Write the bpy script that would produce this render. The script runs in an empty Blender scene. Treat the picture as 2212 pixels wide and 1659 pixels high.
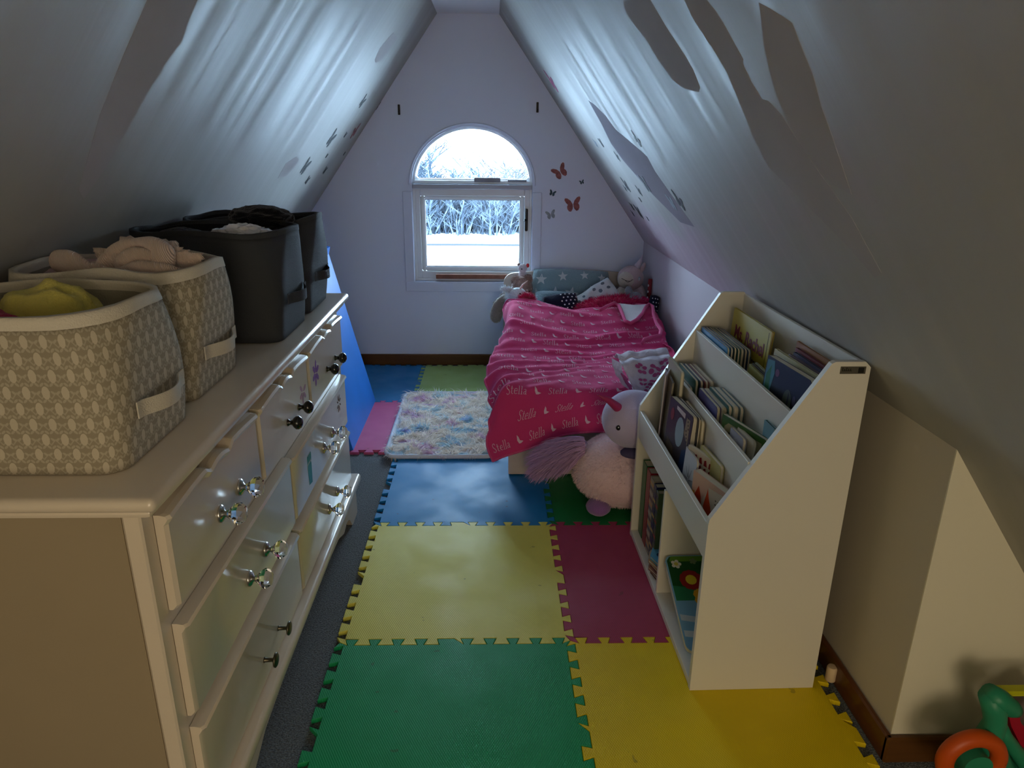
import bpy, bmesh, math, random
from mathutils import Vector, Matrix, noise
V = Vector
rnd = random.Random(7)

# ------------------------------------------------------------------ camera, world, lights, exposure
FPX, PITCH, YAW, ROLL, CAMH = 1532.96, 0.33030879, 0.02962944, 0.01050938, 1.26841587
FW = V((math.sin(YAW)*math.cos(PITCH), math.cos(YAW)*math.cos(PITCH), -math.sin(PITCH)))
_r = V((math.cos(YAW), -math.sin(YAW), 0)); _u = _r.cross(FW)
RT = _r*math.cos(ROLL) + _u*math.sin(ROLL); UP = -_r*math.sin(ROLL) + _u*math.cos(ROLL)
CAM = V((0, 0, CAMH))
scene = bpy.context.scene
COL = scene.collection
cam = bpy.data.cameras.new('camera'); camo = bpy.data.objects.new('camera', cam); COL.objects.link(camo)
cam.sensor_fit = 'HORIZONTAL'; cam.sensor_width = 36.0; cam.lens = FPX/2212*36.0; cam.clip_start = 0.02; cam.clip_end = 500
m3 = Matrix((RT, UP, -FW)).transposed()
camo.matrix_world = Matrix.Translation(CAM) @ m3.to_4x4()
scene.camera = camo

world = bpy.data.worlds.new('world'); scene.world = world; world.use_nodes = True
bg = world.node_tree.nodes['Background']
bg.inputs[0].default_value = (0.62, 0.82, 1.0, 1); bg.inputs[1].default_value = 6.5

def area(name, loc, rot, sx, sy, power, color, portal=False):
    l = bpy.data.lights.new(name, 'AREA'); l.shape = 'RECTANGLE'; l.size = sx; l.size_y = sy
    l.energy = power; l.color = color
    o = bpy.data.objects.new(name, l); COL.objects.link(o); o.location = loc; o.rotation_euler = rot
    if portal: l.cycles.is_portal = True
    return o
area('window_portal', (-0.11, 4.20, 0.93), (-math.pi/2, 0, 0), 0.70, 0.90, 1, (1, 1, 1), True)
# the warm lamp of the stair side of the attic, behind the camera
lp = bpy.data.lights.new('stair_lamp', 'POINT'); lp.energy = 11.5; lp.color = (1.0, 0.83, 0.60); lp.shadow_soft_size = 0.45
lo = bpy.data.objects.new('stair_lamp', lp); COL.objects.link(lo); lo.location = (0.30, -1.55, 0.95)
scene.view_settings.view_transform = 'Standard'; scene.view_settings.look = 'None'
scene.view_settings.gamma = 1.0; scene.view_settings.use_curve_mapping = False
scene.view_settings.exposure = 1.95

# ------------------------------------------------------------------ picture -> place helpers
def ray(px, py): return FW + RT*((px-1106)/FPX) + UP*((829.5-py)/FPX)
def on(px, py, n, d):
    r = ray(px, py); n = V(n); return CAM + r*((d - CAM.dot(n))/r.dot(n))
def atY(px, py, y): return on(px, py, (0, 1, 0), y)
def atX(px, py, x): return on(px, py, (1, 0, 0), x)
def atZ(px, py, z): return on(px, py, (0, 0, 1), z)
SR_N, SR_D = (1, 0, 1/1.387), .854 + .744/1.387
SL_N, SL_D = (1, 0, -1/1.384), -1.019 - .861/1.384
def atR(px, py): return on(px, py, SR_N, SR_D)
def atL(px, py): return on(px, py, SL_N, SL_D)
def xr(z): return SR_D - z/1.387
def xl(z): return SL_D + z/1.384

# ------------------------------------------------------------------ materials
MATS = {}
def lin(c):
    return tuple(((v/255)/12.92 if v/255 <= .04045 else ((v/255+.055)/1.055)**2.4) for v in c)
def mat(name, col, rough=.6, spec=.4, coat=0, sheen=0, metal=0, bump=None, var=None, trans=0, ior=1.45, coatr=.1, aniso=None):
    """bump=(scale, strength, detail) var=(scale, amount) in object coordinates"""
    if name in MATS: return MATS[name]
    m = bpy.data.materials.new(name); m.use_nodes = True; nt = m.node_tree
    b = nt.nodes['Principled BSDF']
    c = lin(col) if max(col) > 1.01 else col
    b.inputs['Base Color'].default_value = (*c, 1)
    b.inputs['Roughness'].default_value = rough; b.inputs['Specular IOR Level'].default_value = spec
    b.inputs['Metallic'].default_value = metal; b.inputs['Coat Weight'].default_value = coat
    b.inputs['Coat Roughness'].default_value = coatr
    b.inputs['Sheen Weight'].default_value = sheen; b.inputs['IOR'].default_value = ior
    b.inputs['Transmission Weight'].default_value = trans
    tc = nt.nodes.new('ShaderNodeTexCoord')
    if var:
        n = nt.nodes.new('ShaderNodeTexNoise'); n.inputs['Scale'].default_value = var[0]; n.inputs['Detail'].default_value = 4
        nt.links.new(tc.outputs['Object'], n.inputs['Vector'])
        r = nt.nodes.new('ShaderNodeValToRGB'); a = var[1]
        r.color_ramp.elements[0].position = .3; r.color_ramp.elements[1].position = .7
        r.color_ramp.elements[0].color = (*[max(0, v*(1-a)) for v in c], 1)
        r.color_ramp.elements[1].color = (*[min(1, v*(1+a)) for v in c], 1)
        nt.links.new(n.outputs['Fac'], r.inputs['Fac']); nt.links.new(r.outputs['Color'], b.inputs['Base Color'])
    if bump:
        n = nt.nodes.new('ShaderNodeTexNoise'); n.inputs['Scale'].default_value = bump[0]
        n.inputs['Detail'].default_value = bump[2] if len(bump) > 2 else 3
        nt.links.new(tc.outputs['Object'], n.inputs['Vector'])
        bp = nt.nodes.new('ShaderNodeBump'); bp.inputs['Strength'].default_value = bump[1]; bp.inputs['Distance'].default_value = .01
        nt.links.new(n.outputs['Fac'], bp.inputs['Height']); nt.links.new(bp.outputs['Normal'], b.inputs['Normal'])
    MATS[name] = m; return m
def mth(nt, op, a, b=None, c=None):
    n = nt.nodes.new('ShaderNodeMath'); n.operation = op
    for i, v in enumerate((a, b, c)):
        if v is None: continue
        if isinstance(v, (int, float)): n.inputs[i].default_value = v
        else: nt.links.new(v, n.inputs[i])
    return n.outputs[0]
def objxyz(nt):
    tc = nt.nodes.new('ShaderNodeTexCoord'); s = nt.nodes.new('ShaderNodeSeparateXYZ')
    nt.links.new(tc.outputs['Object'], s.inputs[0]); return tc, s.outputs[0], s.outputs[1], s.outputs[2]
def mixcol(nt, fac, a, b):
    n = nt.nodes.new('ShaderNodeMix'); n.data_type = 'RGBA'
    if isinstance(fac, (int, float)): n.inputs[0].default_value = fac
    else: nt.links.new(fac, n.inputs[0])
    for k, v in ((6, a), (7, b)):
        if isinstance(v, tuple): n.inputs[k].default_value = (*v, 1)
        else: nt.links.new(v, n.inputs[k])
    return n.outputs[2]

def slope_paint(name, upper, pink, rough0, pinkz):
    """painted plaster: roller streaks running up the slope change gloss and relief; pink paint left low down"""
    m = mat(name, upper, .4, .5)
    nt = m.node_tree; b = nt.nodes['Principled BSDF']; tc, X, Y, Z = objxyz(nt)
    mp = nt.nodes.new('ShaderNodeMapping'); mp.inputs['Scale'].default_value = (.22, 9, .22)
    nt.links.new(tc.outputs['Object'], mp.inputs[0])
    n = nt.nodes.new('ShaderNodeTexNoise'); n.inputs['Scale'].default_value = 1.6; n.inputs['Detail'].default_value = 6
    nt.links.new(mp.outputs[0], n.inputs['Vector'])
    mr = nt.nodes.new('ShaderNodeMapRange'); mr.inputs[1].default_value = .3; mr.inputs[2].default_value = .7
    mr.inputs[3].default_value = rough0-.08; mr.inputs[4].default_value = rough0+.16
    nt.links.new(n.outputs['Fac'], mr.inputs[0]); nt.links.new(mr.outputs[0], b.inputs['Roughness'])
    bp = nt.nodes.new('ShaderNodeBump'); bp.inputs['Strength'].default_value = .30; bp.inputs['Distance'].default_value = .005
    n2 = nt.nodes.new('ShaderNodeTexNoise'); n2.inputs['Scale'].default_value = 2.2; n2.inputs['Detail'].default_value = 5
    mp2 = nt.nodes.new('ShaderNodeMapping'); mp2.inputs['Scale'].default_value = (.35, 10, .35)
    nt.links.new(tc.outputs['Object'], mp2.inputs[0]); nt.links.new(mp2.outputs[0], n2.inputs['Vector'])
    nt.links.new(n2.outputs['Fac'], bp.inputs['Height']); nt.links.new(bp.outputs['Normal'], b.inputs['Normal'])
    n3 = nt.nodes.new('ShaderNodeTexNoise'); n3.inputs['Scale'].default_value = 2.5
    nt.links.new(tc.outputs['Object'], n3.inputs['Vector'])
    zz = mth(nt, 'ADD', Z, mth(nt, 'MULTIPLY', mth(nt, 'SUBTRACT', n3.outputs['Fac'], .5), .35))
    f = nt.nodes.new('ShaderNodeMapRange'); f.inputs[1].default_value = pinkz; f.inputs[2].default_value = pinkz-.12
    nt.links.new(zz, f.inputs[0])
    g = nt.nodes.new('ShaderNodeMapRange'); g.inputs[1].default_value = 1.9; g.inputs[2].default_value = 2.5
    nt.links.new(Y, g.inputs[0])
    nt.links.new(mixcol(nt, mth(nt, 'MULTIPLY', f.outputs[0], g.outputs[0]), lin(upper), lin(pink)), b.inputs['Base Color'])
    return m
M_slR = slope_paint('slope_paint_right', (174, 172, 166), (184, 168, 176), .52, 1.04)
M_slL = slope_paint('slope_paint_left', (172, 170, 164), (178, 168, 172), .52, .9)
M_end = mat('end_wall_paint', (222, 232, 254), .6, .35, bump=(3, .15, 5))
M_knee = mat('knee_wall_paint', (196, 188, 170), .6, .35)
_nt = M_knee.node_tree; _tc, _X, _Y, _Z = objxyz(_nt)
_g = _nt.nodes.new('ShaderNodeMapRange'); _g.inputs[1].default_value = 1.9; _g.inputs[2].default_value = 2.4; _nt.links.new(_Y, _g.inputs[0])
_nt.links.new(mixcol(_nt, _g.outputs[0], lin((200, 192, 176)), lin((190, 180, 188))), _nt.nodes['Principled BSDF'].inputs['Base Color'])
M_nook = mat('nook_wall_paint', (228, 222, 200), .7, .3, bump=(3, .12, 5))
M_patch = mat('bare_plaster_patch', (180, 175, 174), .95, .08, var=(5, .05))
M_pink_patch = mat('flat_primer_patch', (152, 145, 154), .9, .1, var=(4, .05))
M_trim = mat('window_casing_paint', (216, 226, 248), .5, .4)
M_white = mat('white_vinyl', (225, 230, 235), .35, .5)
M_tape = mat('torn_tape', (150, 154, 164), .7, .3)
M_gray = mat('grey_weatherstrip', (186, 192, 204), .6, .4)
M_metal_dk = mat('dark_metal', (42, 42, 46), .4, .5, metal=.6)
M_wood_sill = mat('reddish_wood', (140, 92, 76), .5, .4, var=(30, .2))
def wood(name, c1, c2, axis=1, rough=.4, coat=.3):
    m = mat(name, c1, rough, .4, coat=coat); nt = m.node_tree; b = nt.nodes['Principled BSDF']
    tc = nt.nodes.new('ShaderNodeTexCoord'); mp = nt.nodes.new('ShaderNodeMapping')
    s = [40, 40, 40]; s[axis] = 2.2; mp.inputs['Scale'].default_value = s
    n = nt.nodes.new('ShaderNodeTexNoise'); n.inputs['Scale'].default_value = 1.0; n.inputs['Detail'].default_value = 6
    nt.links.new(tc.outputs['Object'], mp.inputs[0]); nt.links.new(mp.outputs[0], n.inputs['Vector'])
    nt.links.new(mixcol(nt, n.outputs['Fac'], lin(c1), lin(c2)), b.inputs['Base Color']); return m
M_base = wood('stained_baseboard_y', (118, 68, 30), (70, 36, 12), 1)
M_basex = wood('stained_baseboard_x', (112, 72, 30), (68, 38, 12), 0)
M_bed = wood('pale_bed_wood', (206, 194, 184), (190, 176, 164), 0, .5, .1)

def carpet_mat():
    m = mat('blue_grey_carpet', (66, 76, 90), .95, .1, sheen=.3); nt = m.node_tree; b = nt.nodes['Principled BSDF']
    tc = nt.nodes.new('ShaderNodeTexCoord')
    n = nt.nodes.new('ShaderNodeTexNoise'); n.inputs['Scale'].default_value = 260; n.inputs['Detail'].default_value = 3
    v = nt.nodes.new('ShaderNodeTexVoronoi'); v.inputs['Scale'].default_value = 300
    nt.links.new(tc.outputs['Object'], n.inputs['Vector']); nt.links.new(tc.outputs['Object'], v.inputs['Vector'])
    f = nt.nodes.new('ShaderNodeMapRange'); f.inputs[1].default_value = .35; f.inputs[2].default_value = .65
    nt.links.new(n.outputs['Fac'], f.inputs[0])
    nt.links.new(mixcol(nt, f.outputs[0], lin((66, 72, 78)), lin((126, 134, 140))), b.inputs['Base Color'])
    bp = nt.nodes.new('ShaderNodeBump'); bp.inputs['Strength'].default_value = .9; bp.inputs['Distance'].default_value = .004
    nt.links.new(v.outputs['Distance'], bp.inputs['Height']); nt.links.new(bp.outputs['Normal'], b.inputs['Normal']); return m
M_carpet = carpet_mat()

def foam(name, col, rough=.42):
    m = mat(name, col, rough+.06, .32); nt = m.node_tree; b = nt.nodes['Principled BSDF']; tc, X, Y, Z = objxyz(nt)
    n = nt.nodes.new('ShaderNodeTexNoise'); n.inputs['Scale'].default_value = 7; n.inputs['Detail'].default_value = 7
    nt.links.new(tc.outputs['Object'], n.inputs['Vector'])
    c = lin(col); d = tuple(v*.82+.006 for v in c)
    sp = nt.nodes.new('ShaderNodeTexNoise'); sp.inputs['Scale'].default_value = 28; sp.inputs['Detail'].default_value = 2
    nt.links.new(tc.outputs['Object'], sp.inputs['Vector'])
    dirt = mth(nt, 'GREATER_THAN', sp.outputs['Fac'], .745)
    base = mixcol(nt, n.outputs['Fac'], c, d)
    nt.links.new(mixcol(nt, mth(nt, 'MULTIPLY', dirt, .35), base, lin((70, 60, 40))), b.inputs['Base Color'])
    K = 1150.0
    a1 = mth(nt, 'SINE', mth(nt, 'MULTIPLY', mth(nt, 'ADD', X, mth(nt, 'MULTIPLY', Y, .55)), K))
    a2 = mth(nt, 'SINE', mth(nt, 'MULTIPLY', mth(nt, 'SUBTRACT', X, mth(nt, 'MULTIPLY', Y, .55)), K))
    h = mth(nt, 'ADD', mth(nt, 'MULTIPLY', mth(nt, 'ADD', a1, a2), .25), mth(nt, 'MULTIPLY', n.outputs['Fac'], .9))
    bp = nt.nodes.new('ShaderNodeBump'); bp.inputs['Strength'].default_value = .3; bp.inputs['Distance'].default_value = .0016
    nt.links.new(h, bp.inputs['Height']); nt.links.new(bp.outputs['Normal'], b.inputs['Normal'])
    r = nt.nodes.new('ShaderNodeMapRange'); r.inputs[1].default_value = .35; r.inputs[2].default_value = .65
    r.inputs[3].default_value = rough-.06; r.inputs[4].default_value = rough+.14
    nt.links.new(n.outputs['Fac'], r.inputs[0]); nt.links.new(r.outputs[0], b.inputs['Roughness'])
    return m
F_yel = foam('yellow_foam', (240, 230, 104)); F_grn = foam('green_foam', (26, 164, 100)); F_blu = foam('blue_foam', (24, 138, 204))
F_mag = foam('magenta_foam', (178, 62, 96)); F_pink = foam('pink_foam', (208, 92, 142)); F_pale = foam('pale_green_foam', (178, 206, 122))
F_yel2 = foam('deep_yellow_foam', (244, 214, 8)); F_grn2 = foam('deep_green_foam', (20, 130, 66)); F_blu2 = foam('deep_blue_foam', (30, 128, 186))
M_blueboard = mat('blue_board_vinyl', (40, 128, 226), .45, .4, var=(4, .08))

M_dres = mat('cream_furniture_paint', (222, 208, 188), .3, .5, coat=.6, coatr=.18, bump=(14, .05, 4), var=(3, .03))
M_dres_side = mat('darker_cream_side', (156, 141, 116), .5, .4, bump=(9, .08, 4), var=(2, .05))  # side cream set darker than the cream of the drawer fronts
M_chrome = mat('nickel', (200, 198, 194), .18, .5, metal=1)
M_crystal = mat('crystal_glass', (250, 250, 250), .02, .5, trans=1, ior=1.52)
M_black = mat('gloss_black', (12, 12, 14), .12, .6, coat=.5)
M_pewter = mat('aged_pewter', (96, 90, 76), .35, .5, metal=.9)

def print_fabric(name, basec, light):
    m = mat(name, basec, .85, .15, sheen=.1); nt = m.node_tree; b = nt.nodes['Principled BSDF']; tc, X, Y, Z = objxyz(nt)
    u0 = mth(nt, 'ADD', X, Y)
    def layer(us, vs, ang, ou, ov, rx, ry):
        ca, sa = math.cos(ang), math.sin(ang)
        u = mth(nt, 'MULTIPLY', u0, 1/us); v = mth(nt, 'MULTIPLY', Z, 1/vs)
        u = mth(nt, 'ADD', u, ou); v = mth(nt, 'ADD', v, ov)
        u = mth(nt, 'ADD', u, mth(nt, 'MULTIPLY', mth(nt, 'MODULO', mth(nt, 'FLOOR', v), 2), .5))
        fu = mth(nt, 'SUBTRACT', mth(nt, 'FRACT', u), .5); fv = mth(nt, 'SUBTRACT', mth(nt, 'FRACT', v), .5)
        pu = mth(nt, 'MULTIPLY', mth(nt, 'ADD', mth(nt, 'MULTIPLY', fu, ca), mth(nt, 'MULTIPLY', fv, sa)), 1/rx)
        pv = mth(nt, 'MULTIPLY', mth(nt, 'SUBTRACT', mth(nt, 'MULTIPLY', fv, ca), mth(nt, 'MULTIPLY', fu, sa)), 1/ry)
        d = mth(nt, 'ADD', mth(nt, 'MULTIPLY', pu, pu), mth(nt, 'MULTIPLY', pv, pv))
        return mth(nt, 'LESS_THAN', d, 1.0), fu, fv
    a, fu, fv = layer(.027, .024, 0, 0, 0, .20, .40)
    c1, _, _ = layer(.0135, .012, .7, .25, .5, .14, .30)
    c2, _, _ = layer(.0135, .012, -.7, .75, .5, .14, .30)
    zig = mth(nt, 'PINGPONG', mth(nt, 'MULTIPLY', u0, 1/.0135), .5)
    ln = mth(nt, 'ABSOLUTE', mth(nt, 'SUBTRACT', mth(nt, 'FRACT', mth(nt, 'ADD', mth(nt, 'MULTIPLY', Z, 1/.024), mth(nt, 'MULTIPLY', zig, .7))), .5))
    z = mth(nt, 'MULTIPLY', mth(nt, 'LESS_THAN', ln, .06), .4)
    mx = mth(nt, 'MAXIMUM', mth(nt, 'MAXIMUM', a, z), mth(nt, 'MULTIPLY', mth(nt, 'MAXIMUM', c1, c2), .5))
    nt.links.new(mixcol(nt, mth(nt, 'MULTIPLY', mx, .85), lin(basec), lin(light)), b.inputs['Base Color'])
    n = nt.nodes.new('ShaderNodeTexNoise'); n.inputs['Scale'].default_value = 900
    nt.links.new(tc.outputs['Object'], n.inputs['Vector'])
    bp = nt.nodes.new('ShaderNodeBump'); bp.inputs['Strength'].default_value = .25; bp.inputs['Distance'].default_value = .002
    nt.links.new(n.outputs['Fac'], bp.inputs['Height']); nt.links.new(bp.outputs['Normal'], b.inputs['Normal'])
    return m
M_bin = print_fabric('printed_bin_fabric', (156, 146, 126), (206, 196, 176))
M_binrim = mat('bin_rim_tape', (218, 210, 194), .8, .2, bump=(400, .3))
M_binin = mat('bin_lining', (160, 154, 138), .9, .1, bump=(300, .3))
M_dbin = mat('charcoal_bin_fabric', (60, 63, 68), .75, .3, bump=(500, .3))
M_dbin_in = mat('charcoal_bin_lining', (44, 44, 48), .9, .1, bump=(300, .3))

def cloth(name, col, sheen=.2, rough=.9, b=(260, .4), v=None): return mat(name, col, rough, .15, sheen=sheen, bump=b, var=v)
C_blanket = cloth('pink_fleece', (214, 62, 122), .12, .9, (420, .25))
C_print = mat('white_blanket_print', (232, 196, 212), .85, .1)
C_lining = cloth('white_sherpa', (226, 222, 226), .4)
C_hem = cloth('pink_hem', (218, 84, 138), .2)

# ------------------------------------------------------------------ mesh building
class MB:
    def __init__(s): s.bm = bmesh.new()
    def _x(s, vs, M):
        if M is not None:
            for v in vs: v.co = M @ v.co
    def box(s, c, d, bev=0, M=None, seg=1):
        r = bmesh.ops.create_cube(s.bm, size=1); vs = r['verts']
        for v in vs: v.co = V((v.co.x*d[0], v.co.y*d[1], v.co.z*d[2]))
        if bev > 0:
            es = list({e for v in vs for e in v.link_edges})
            rr = bmesh.ops.bevel(s.bm, geom=es, offset=min(bev, .49*min(d)), segments=seg, affect='EDGES', profile=.5)
            vs = list({v for f in rr['faces'] for v in f.verts} | {v for v in vs if v.is_valid})
        for v in vs: v.co += V(c)
        s._x(vs, M); return s
    def bb(s, a, b, bev=0, M=None, seg=1):
        return s.box([(a[i]+b[i])/2 for i in range(3)], [abs(b[i]-a[i]) for i in range(3)], bev, M, seg)
    def ell(s, c, r, M=None, sub=3, disp=0, fr=8, seed=0):
        q = bmesh.ops.create_icosphere(s.bm, subdivisions=sub, radius=1); vs = q['verts']
        for v in vs:
            n = v.co.copy(); k = 1
            if disp: k = 1 + disp*noise.noise(n*fr*.25 + V((seed*3.1, seed, -seed))) + disp*.45*noise.noise(n*fr + V((seed, 5, seed)))
            p = V((n.x*r[0]*k, n.y*r[1]*k, n.z*r[2]*k))
            if M is not None: p = M @ p
            v.co = p + V(c)
        return s
    def tube(s, path, rad, n=10, cap=True, flat=None):
        pts = [V(p) for p in path]; rads = rad if isinstance(rad, (list, tuple)) else [rad]*len(pts)
        rings = []; prev = None
        for i, p in enumerate(pts):
            t = (pts[min(i+1, len(pts)-1)] - pts[max(i-1, 0)]).normalized()
            if prev is None:
                a = V((0, 0, 1)) if abs(t.z) < .9 else V((1, 0, 0)); prev = t.cross(a).normalized()
            x = (prev - t*prev.dot(t)).normalized(); y = t.cross(x); prev = x
            rings.append([s.bm.verts.new(p + x*rads[i]*math.cos(2*math.pi*k/n)*(flat or 1) + y*rads[i]*math.sin(2*math.pi*k/n)) for k in range(n)])
        for a, b in zip(rings, rings[1:]):
            for k in range(n): s.bm.faces.new((a[k], a[(k+1) % n], b[(k+1) % n], b[k]))
        if cap:
            s.bm.faces.new(list(reversed(rings[0]))); s.bm.faces.new(rings[-1])
        return s
    def lathe(s, prof, M=None, n=20):
        """prof [(r, h)] around +Z"""
        rings = []
        for r, h in prof:
            rings.append([s.bm.verts.new(V((r*math.cos(2*math.pi*k/n), r*math.sin(2*math.pi*k/n), h))) for k in range(n)])
        for a, b in zip(rings, rings[1:]):
            for k in range(n): s.bm.faces.new((a[k], a[(k+1) % n], b[(k+1) % n], b[k]))
        s.bm.faces.new(list(reversed(rings[0]))); s.bm.faces.new(rings[-1])
        s._x([v for r in rings for v in r], M); return s
    def poly(s, pts, off):
        """closed polygon (3-D points) extruded by vector off"""
        a = [s.bm.verts.new(V(p)) for p in pts]; b = [s.bm.verts.new(V(p)+V(off)) for p in pts]
        n = len(a)
        fs = [s.bm.faces.new(list(reversed(a))), s.bm.faces.new(b)]
        for f in fs: f.normal_update()
        for i in range(n): s.bm.faces.new((a[i], a[(i+1) % n], b[(i+1) % n], b[i]))
        bmesh.ops.triangulate(s.bm, faces=fs, ngon_method='EAR_CLIP'); return s
    def grid(s, f, nu, nv, flip=False):
        g = [[s.bm.verts.new(f(i/nu, j/nv)) for j in range(nv+1)] for i in range(nu+1)]
        for i in range(nu):
            for j in range(nv):
                q = (g[i][j], g[i+1][j], g[i+1][j+1], g[i][j+1])
                s.bm.faces.new(tuple(reversed(q)) if flip else q)
        return s
    def tri(s, *pts): s.bm.faces.new([s.bm.verts.new(V(p)) for p in pts]); return s
    def strand(s, p, d, L, w, droop=.5, seg=3, side=None):
        p = V(p); d = V(d).normalized(); a = side or d.cross(V((rnd.uniform(-1, 1), rnd.uniform(-1, 1), rnd.uniform(-1, 1)))).normalized()
        prev = None; dd = d.copy()
        for k in range(seg+1):
            ww = w*(1-k/seg*.85)*.5
            cur = (s.bm.verts.new(p - a*ww), s.bm.verts.new(p + a*ww))
            if prev: s.bm.faces.new((prev[0], prev[1], cur[1], cur[0]))
            prev = cur; dd = (dd + V((0, 0, -droop/seg))).normalized(); p = p + dd*(L/seg)
        return s
    def obj(s, name, m, parent=None, smooth=False, loc=None, mods=None, recalc=True):
        if recalc: bmesh.ops.recalc_face_normals(s.bm, faces=s.bm.faces[:])
        if parent is not None and loc is None:
            o = V(parent.get('_o', (0, 0, 0)))
            if o.length > 0:
                for v in s.bm.verts: v.co -= o
        me = bpy.data.meshes.new(name); s.bm.to_mesh(me); s.bm.free()
        if isinstance(m, (list, tuple)):
            for k in m: me.materials.append(k)
        else: me.materials.append(m)
        if smooth:
            for p in me.polygons: p.use_smooth = True
            if smooth == 'auto':
                try: me.set_sharp_from_angle(angle=math.radians(38))
                except Exception: pass
        o = bpy.data.objects.new(name, me); COL.objects.link(o)
        if parent is not None: o.parent = parent
        return o
def sub(o, lv):
    md = o.modifiers.new('subsurf', 'SUBSURF'); md.levels = lv; md.render_levels = lv
def tag(o, label, cat, group=None):
    o['label'] = label; o['category'] = cat
    if group: o['group'] = group
    return o
def thing(name, label, cat, loc=(0, 0, 0), group=None, world=True, M=None):
    """Empty at the base. world=True: parts are modelled in world coordinates and shifted by loc"""
    o = bpy.data.objects.new(name, None); COL.objects.link(o); o.empty_display_size = .05
    if M is not None: o.matrix_world = M
    else: o.location = loc
    if world and M is None: o['_o'] = tuple(loc)
    return tag(o, label, cat, group)
def single(mb, name, m, label, cat, group=None, smooth=False):
    o = mb.obj(name, m, None, smooth); return tag(o, label, cat, group)
def struct(mb, name, m, smooth=False, parent=None):
    o = mb.obj(name, m, parent, smooth)
    if parent is None: o['kind'] = 'structure'
    return o
def Rz(a): return Matrix.Rotation(a, 4, 'Z')
def Rx(a): return Matrix.Rotation(a, 4, 'X')
def Ry(a): return Matrix.Rotation(a, 4, 'Y')
def TR(p): return Matrix.Translation(V(p))

# ------------------------------------------------------------------ the room
YE, YN, YB = 4.05, 1.18, -2.0       # end wall, nook wall, wall behind the camera
ZC = 1.88; XK, XN, XKL = .86, 1.25, -1.10
struct(MB().bb((-1.3, YB, -.06), (1.4, YE+.15, 0)), 'floor', M_carpet)
T = .05
# slopes as thick boards
def slope_right():
    b = MB(); n = V((1, 0, 1/1.387)).normalized()*T
    b.poly([(xr(ZC), YB, ZC), (xr(ZC), YE, ZC), (XK, YE, (SR_D-XK)*1.387), (XK, YN, (SR_D-XK)*1.387), (XN, YN, (SR_D-XN)*1.387), (XN, YB, (SR_D-XN)*1.387)], n)
    return b
slR = struct(slope_right(), 'wall_right_slope', M_slR)
slL = struct(MB().poly([(xl(ZC), YB, ZC), (xl(ZC), YE, ZC), (XKL, YE, (XKL-SL_D)*1.384), (XKL, YB, (XKL-SL_D)*1.384)], V((-1, 0, 1/1.384)).normalized()*T), 'wall_left_slope', M_slL)
struct(MB().bb((xl(ZC)-.03, YB, ZC), (xr(ZC)+.03, YE, ZC+T)), 'ceiling', mat('ceiling_paint', (238, 240, 244), .5, .5))
ZKR = (SR_D-XK)*1.387; ZKL = (XKL-SL_D)*1.384; ZNR = (SR_D-XN)*1.387
struct(MB().bb((XK, YN+.004, 0), (XK+T, YE, ZKR+.02)), 'wall_right', M_knee)
struct(MB().bb((XKL-T, YB, 0), (XKL, YE, ZKL+.02)), 'wall_left', M_knee)
struct(MB().poly([(XK, YN, 0), (XN, YN, 0), (XN, YN, ZNR), (XK, YN, ZKR)], (0, .0035, 0)), 'wall_nook', M_nook)
struct(MB().bb((XN, YB, 0), (XN+T, YN, ZNR+.02)), 'wall_nook_side', M_nook)
struct(MB().bb((-1.3, YB-T, 0), (1.4, YB, ZC+.05)), 'wall_back', M_nook)

# end wall with the arched opening
OL, OR, OB, OS = -.442, .222, .500, 1.035; OCX = (OL+OR)/2; ORX = (OR-OL)/2; ORZ = .305
def arch(l, r, bt, sp, rz, n=28):
    cx, rx = (l+r)/2, (r-l)/2
    return [(l, bt), (r, bt)] + [(cx+rx*math.cos(math.pi*k/n), sp+rz*math.sin(math.pi*k/n)) for k in range(n+1)]
def holed(outer, hole, y, dy):
    bm = bmesh.new()
    for L in (outer, hole):
        vs = [bm.verts.new((p[0], y, p[1])) for p in L]
        for i in range(len(vs)): bm.edges.new((vs[i], vs[(i+1) % len(vs)]))
    bmesh.ops.triangle_fill(bm, use_beauty=True, use_dissolve=False, edges=bm.edges[:])
    r = bmesh.ops.extrude_face_region(bm, geom=bm.faces[:])
    for v in [g for g in r['geom'] if isinstance(g, bmesh.types.BMVert)]: v.co.y += dy
    b = MB(); b.bm.free(); b.bm = bm; return b
outer = [(XKL-.04, 0), (XK+.04, 0), (XK+.04, ZKR), (xr(ZC)+.04, ZC+.03), (xl(ZC)-.04, ZC+.03), (XKL-.04, ZKL)]
struct(holed(outer, arch(OL, OR, OB, OS, ORZ), YE, .14), 'wall_end', M_end)
# baseboards
def baseb(name, a, b, m): return struct(MB().bb(a, b, .004), name, m)
baseb('baseboard_end', (XKL, YE-.014, 0), (XK, YE, .068), M_basex)
baseb('baseboard_right', (XK-.014, YN-.014, 0), (XK, YE-.014, .068), M_base)
baseb('baseboard_nook', (XK-.014, YN-.015, 0), (XN, YN, .068), M_basex)
baseb('baseboard_left', (XKL, YB, 0), (XKL+.014, YE-.014, .068), M_base)

# window
win = bpy.data.objects.new('window_1', None); COL.objects.link(win); win['kind'] = 'structure'
# casing round the lower sash, thin bead round the arch
cs = MB(); cy = YE-.012
cs.bb((OL-.052, cy, OB-.056), (OR+.052, YE, OB), .003)
cs.bb((OL-.052, cy, OB), (OL, YE, 1.0), .003); cs.bb((OR, cy, OB), (OR+.052, YE, 1.0), .003)
struct(cs, 'casing', M_trim, parent=win)
bead = MB(); n = 40
path = [(OCX+(ORX+.012)*math.cos(math.pi*k/n), YE-.002, OS+(ORZ+.014)*math.sin(math.pi*k/n)) for k in range(n+1)]
bead.tube(path, .006, 6); struct(bead, 'arch_bead', M_trim, True, win)
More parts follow.
